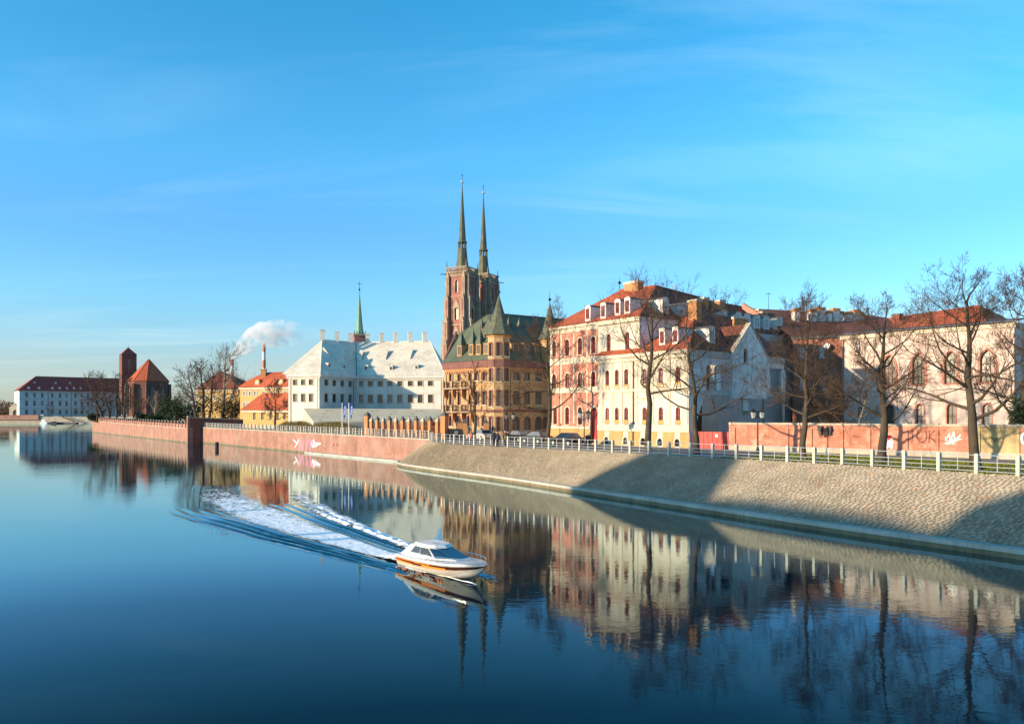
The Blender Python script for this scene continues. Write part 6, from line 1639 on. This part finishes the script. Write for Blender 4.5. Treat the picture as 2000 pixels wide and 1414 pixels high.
def levels_(st):
    x, b, g, k, c, cb = st
    f0, f1 = (.44,.73)
    rk = lambda z: -.75*(g-z)*max(0,(x-2.8)/2.8)**2
    return [(rk(z),y,z) for y, z in [(0,k),(cb,c)]+[(hull_y(st, c+(g-c)*f), c+(g-c)*f) for f in (f0,f1)]+[(b*1.03,g-.09),(b,g)]]
mats = ['gel_low','gel_low','band_brown','gel','gel']
hm = {m_: MB() for m_ in ('gel_low','band_brown','gel')}
for s0, s1 in zip(ST, ST[1:]):
    A_, B_ = levels_(s0), levels_(s1)
    for i in range(5):
        for sy in (-1,1):
            q = [XB@Vector((st_[0]+l_[0],sy*l_[1],l_[2])) for st_, l_ in ((s0,A_[i]),(s1,B_[i]),(s1,B_[i+1]),(s0,A_[i+1]))]
            hm[mats[i]].quad(*(q if sy<0 else q[::-1]), M[mats[i]])
A_ = levels_(ST[0]); hm['gel'].poly([XB@Vector((0,y,z)) for _,y,z in A_]+[XB@Vector((0,-y,z)) for _,y,z in A_[:0:-1]], M['gel'])
part('lower_hull', hm['gel_low'], broot, smooth=True); part('side_stripe', hm['band_brown'], broot, smooth=True); hull_o = part('hull', hm['gel'], broot)
# orange inlays of the stripe
for sy in (-1,1):
    mb = MB()
    def sp(x, f):
        for s0, s1 in zip(ST, ST[1:]):
            if s0[0] <= x <= s1[0]:
                t = (x-s0[0])/(s1[0]-s0[0]); st = tuple(a+(b-a)*t for a,b in zip(s0,s1)); z = st[4]+(st[2]-st[4])*f
                return XB@Vector((x-.75*(st[2]-z)*max(0,(x-2.8)/2.8)**2, sy*(hull_y(st,z)+.01), z))
    def inlay(x0, x1, fa, fb, fc, fd, m_):
        n = 8
        for i in range(n):
            a, b = x0+(x1-x0)*i/n, x0+(x1-x0)*(i+1)/n; t0, t1 = i/n, (i+1)/n
            mb.quad(sp(a,fa+(fc-fa)*t0),sp(b,fa+(fc-fa)*t1),sp(b,fb+(fd-fb)*t1),sp(a,fb+(fd-fb)*t0),M[m_])
    inlay(.03,1.5,.38,.56,.38,.50,'band_orange'); inlay(1.5,4.2,.36,.43,.36,.40,'band_orange'); inlay(.03,2.2,.65,.73,.68,.73,'band_orange'); inlay(2.3,3.9,.45,.60,.45,.57,'band_orange'); inlay(1.7,2.9,.62,.67,.62,.68,'band_orange')
    part('orange_inlay', mb, broot)
    for f_a, f_b, x0, x1 in ((.80,.82,.1,5.3),(.90,.915,.3,2.4)):
        mb = MB(); inlay(x0,x1,f_a,f_b,f_a,f_b,'band_brown'); part('pinstripe', mb, broot)
# deck and cockpit
mb = MB()
for s0, s1 in zip(ST, ST[1:]):
    z0_, z1_ = s0[2]+.015, s1[2]+.015; cz0, cz1 = z0_+.10*min(1,s0[1]), z1_+.10*min(1,s1[1])
    for sy in (-1,1):
        q = [XB@Vector((s0[0],sy*s0[1],z0_)),XB@Vector((s1[0],sy*s1[1],z1_)),XB@Vector((s1[0],0,cz1)),XB@Vector((s0[0],0,cz0))]
        mb.quad(*(q if sy<0 else q[::-1]), M['gel'])
part('deck', mb, broot, smooth=True)
# cabin: base outline on deck, roof outline
def cab(x, y, z): return XB@Vector((x,y,z))
base_ = [(.45,.76),(1.9,.82),(3.05,.76),(4.1,.36)]; zb0 = .68
roof_ = [(1.05,.56),(1.75,.62),(2.25,.59),(2.62,.40)]; zr0 = 1.30
mb = MB(); 
Bl = [cab(x,-y,zb0+.06*i) for i,(x,y) in enumerate(base_)]; Br = [cab(x,y,zb0+.06*i) for i,(x,y) in enumerate(base_)]
Rl = [cab(x,-y,zr0-.02*(i==3)) for i,(x,y) in enumerate(roof_)]; Rr_ = [cab(x,y,zr0-.02*(i==3)) for i,(x,y) in enumerate(roof_)]
for P_, T_ in ((Bl,Rl),(Br,Rr_)):
    for i in range(3): mb.quad(P_[i],P_[i+1],T_[i+1],T_[i],M['gel'])
mb.quad(Bl[3],Br[3],Rr_[3],Rl[3],M['gel']); mb.quad(Bl[0],Br[0],Rr_[0],Rl[0],M['gel'])
part('cabin', mb, broot)
def inset(a, b, c, d, u0, u1, v0, v1, o, n_):
    def P_(u,v): return a.lerp(b,u).lerp(d.lerp(c,u),v)+n_*o
    return [P_(u0,v0),P_(u1,v0),P_(u1,v1),P_(u0,v1)]
cen = cab(2,0,1.0)
def pane(nm, a, b, c, d, u0, u1, v0, v1, mat):
    n_ = (b-a).cross(d-a).normalized(); 
    if n_.dot((a+c)/2-cen) < 0: n_ = -n_
    mb = MB(); q = inset(a,b,c,d,u0,u1,v0,v1,.015,n_); mb.prism(q, n_*-.012, M[mat]); part(nm, mb, broot)
for P_, T_ in ((Bl,Rl),(Br,Rr_)):
    pane('side_window', P_[0],P_[1],T_[1],T_[0], .30,.97,.34,.92,'boat_glass_pale'); pane('side_window', P_[1],P_[2],T_[2],T_[1], .02,.56,.30,.92,'boat_glass_pale'); pane('side_window', P_[1],P_[2],T_[2],T_[1], .60,.96,.26,.92,'boat_glass_pale')
    pane('windscreen', P_[2],P_[3],T_[3],T_[2], .08,.98,.14,.93,'boat_glass')
pane('windscreen', Bl[3],Br[3],Rr_[3],Rl[3], .02,.98,.14,.93,'boat_glass')
mb = MB(); ro = [cab(x*1.0+.0,-y*1.12,zr0+.01) for x,y in roof_]+[cab(2.82,0,zr0-.02)]+[cab(x,y*1.12,zr0+.01) for x,y in roof_[::-1]]+[cab(.62,.35,zr0-.03),cab(.62,-.35,zr0-.03)]
rt = [p.lerp(cab(1.8,0,zr0+.1),.18)+Vector((0,0,.10)) for p in ro]
for i in range(len(ro)):
    j = (i+1)%len(ro); mb.quad(ro[i],ro[j],rt[j],rt[i],M['gel'])
mb.poly(rt,M['gel']); mb.poly(ro[::-1],M['gel']); part('cabin_roof', mb, broot, smooth=False)
mb = MB(); mb.box((1.9,-.12,zr0+.105),(2.25,.02,zr0+.16),M['boat_glass'],XB); part('roof_hatch', mb, broot)
for sy in (-1,1):
    mb = MB(); pts = [cab(x,sy*y,z) for x,y,z in ((2.6,.93,.74),(3.0,.90,1.0),(4.0,.76,1.06),(4.9,.46,1.10),(5.35,.2,1.12))]; mb.tube(pts,[.014*ks]*5,M['chrome'],5)
    for x,y,z in ((3.4,.84,.76),(4.3,.68,.80),(5.0,.42,.85)): mb.tube([cab(x,sy*y,z),cab(x,sy*y,z+.26)],[.011*ks]*2,M['chrome'],4)
    part('bow_rail', mb, broot)
    mb = MB(); mb.prism([cab(.15,sy*.72,.68),cab(.55,sy*.74,.68),cab(1.0,sy*.55,1.30),cab(.80,sy*.55,1.30)],(Vector((-hd.y,hd.x,0))*.03*-sy),M['gel']); part('cabin_wing', mb, broot)
mb = MB(); mb.box((.35,-.5,.72),(.7,.5,.98),M['band_brown'],XB); part('cockpit_seat', mb, broot)
mb = MB(); mb.ball(cab(5.55,0,.93), .05*ks, M['chrome'], 6); mb.box((5.3,-.05,.89),(5.62,.05,.94),M['chrome'],XB); part('anchor_roller', mb, broot)

# ---- foam of the wake
from mathutils import noise as mnoise
m, N, L, b = nodes('foam'); M['foam'] = m; b.inputs["Roughness"].default_value = .8; b.inputs["Specular IOR Level"].default_value = .2
b.inputs["Base Color"].default_value = (.93,.93,.93,1)
at_p = N.new("ShaderNodeAttribute"); at_p.attribute_name = 'path'; at_c = N.new("ShaderNodeAttribute"); at_c.attribute_name = 'cover'
mpf = N.new("ShaderNodeMapping"); mpf.inputs["Scale"].default_value = (.75,2.0,1); L.new(at_p.outputs["Vector"], mpf.inputs[0])
na_ = noise(N, L, mpf.outputs[0], 1.3, 7, .66); na_.inputs["Distortion"].default_value = .8
ma_ = N.new("ShaderNodeMath"); ma_.operation = 'MULTIPLY_ADD'; ma_.inputs[1].default_value = 2.6; L.new(na_.outputs[0], ma_.inputs[0]); L.new(at_c.outputs["Fac"], ma_.inputs[2])   # bubbles thin out towards the edges and with age
al_ = mrange(N, L, ma_.outputs[0], 1.55, 2.2); al_.interpolation_type = 'SMOOTHSTEP'; L.new(al_.outputs[0], b.inputs["Alpha"])
bpf = N.new("ShaderNodeBump"); bpf.inputs["Distance"].default_value = .10; bpf.inputs["Strength"].default_value = .8; L.new(na_.outputs[0], bpf.inputs["Height"]); L.new(bpf.outputs[0], b.inputs["Normal"])
Smax = float(CLd[-1]); s0_ = 5.35
ctr = lambda s: np.array([np.interp(s, CLd, CLs[:,0]), np.interp(s, CLd, CLs[:,1])])
def foam_strip(name, s_a, s_b, wfun, cfun, cov, plume, ds, nw, seed, label):
    """sheet of foam following the wake; 'cover' says how thick it lies, 'path' runs along the wake"""
    sv = np.arange(s_a, s_b, ds); P_ = np.array([ctr(s) for s in sv]); Tn = np.gradient(P_, axis=0)
    for _ in range(30): Tn[1:-1] = (Tn[:-2]+2*Tn[1:-1]+Tn[2:])/4
    Tn /= np.linalg.norm(Tn,axis=1)[:,None]; Nn = np.stack([Tn[:,1],-Tn[:,0]],1)
    if Nn[len(sv)//2].dot(np.array([0,-1.0])) < 0: Nn = -Nn     # positive towards the camera
    A_ = np.linspace(-1,1,nw); wv = np.array([wfun(s) for s in sv]); cv = np.array([cfun(s) for s in sv])
    W_ = cv[:,None]+wv[:,None]*A_[None,:]; Xs = P_[:,0:1]+Nn[:,0:1]*W_; Ys = P_[:,1:2]+Nn[:,1:2]*W_
    Hh = wake_h(Xs.ravel(), Ys.ravel()).reshape(Xs.shape); V, cover, pth = [], [], []
    for i, s in enumerate(sv):
        for j in range(nw):
            x, y = Xs[i,j], Ys[i,j]; n_ = mnoise.fractal(Vector((x*1.6, y*1.6, seed)), 1.0, 2.1, 4); n2_ = mnoise.noise(Vector((s*.4, W_[i,j]*.9, seed)))
            c_ = cov(s)*(1-abs(A_[j])**2.4)*min(1,(s_b-s)/4) + .35*n2_*min(1,(s-s_a)/3) - .9*abs(A_[j])**6 - .9*max(0,1-(s_b-s)/4)
            V.append((x, y, Hh[i,j]+.02+.015*n_+plume(s,A_[j])*(1+.9*n_))); cover.append(c_); pth += [s, W_[i,j], seed]
    mb = MB(); mb.v = V; mb.f = [(i*nw+j,(i+1)*nw+j,(i+1)*nw+j+1,i*nw+j+1) for i in range(len(sv)-1) for j in range(nw-1)]; mb.m = [0]*len(mb.f); mb.mats = [M['foam']]
    me = mb.mesh(name, (*ctr(s_a),0), False); me.polygons.foreach_set('use_smooth', [True]*len(mb.f))
    a = me.attributes.new('cover','FLOAT','POINT'); a.data.foreach_set('value', cover); a = me.attributes.new('path','FLOAT_VECTOR','POINT'); a.data.foreach_set('vector', pth)
    o = bpy.data.objects.new(name, me); COL.objects.link(o); o.location = (*ctr(s_a),0); o['label'] = label; o['category'] = 'foam'; o['kind'] = 'stuff'
    return o
wf = lambda s: min(2.6, .46+.085*(s-s0_))
foam_strip('wake_foam', s0_-.5, Smax-.3, wf, lambda s: 0.0, lambda s: 1.72-.030*(s-s0_), lambda s,a: .34*math.exp(-((s-s0_-1.2)/1.7)**2)*max(0,1-a*a), .10, 60, 3.0, 'broad white foam trail curving behind the motor boat')
foam_strip('spray_foam', 3.2, Smax*.85, lambda s: .18+.035*s, lambda s: -(.65+.135*s), lambda s: 1.25-.02*s, lambda s,a: .06*max(0,1-a*a), .11, 22, 9.0, 'thin line of spray along the far arm of the wake')
foam_strip('bow_foam', .4, 9.0, lambda s: .05+.03*s, lambda s: .16+.14*s if s < 5.4 else .916+.10*(s-5.4), lambda s: 1.5-.09*s, lambda s,a: .05*max(0,1-s/4)*max(0,1-a*a), .06, 16, 17.0, 'white bow wash along the near side of the motor boat')
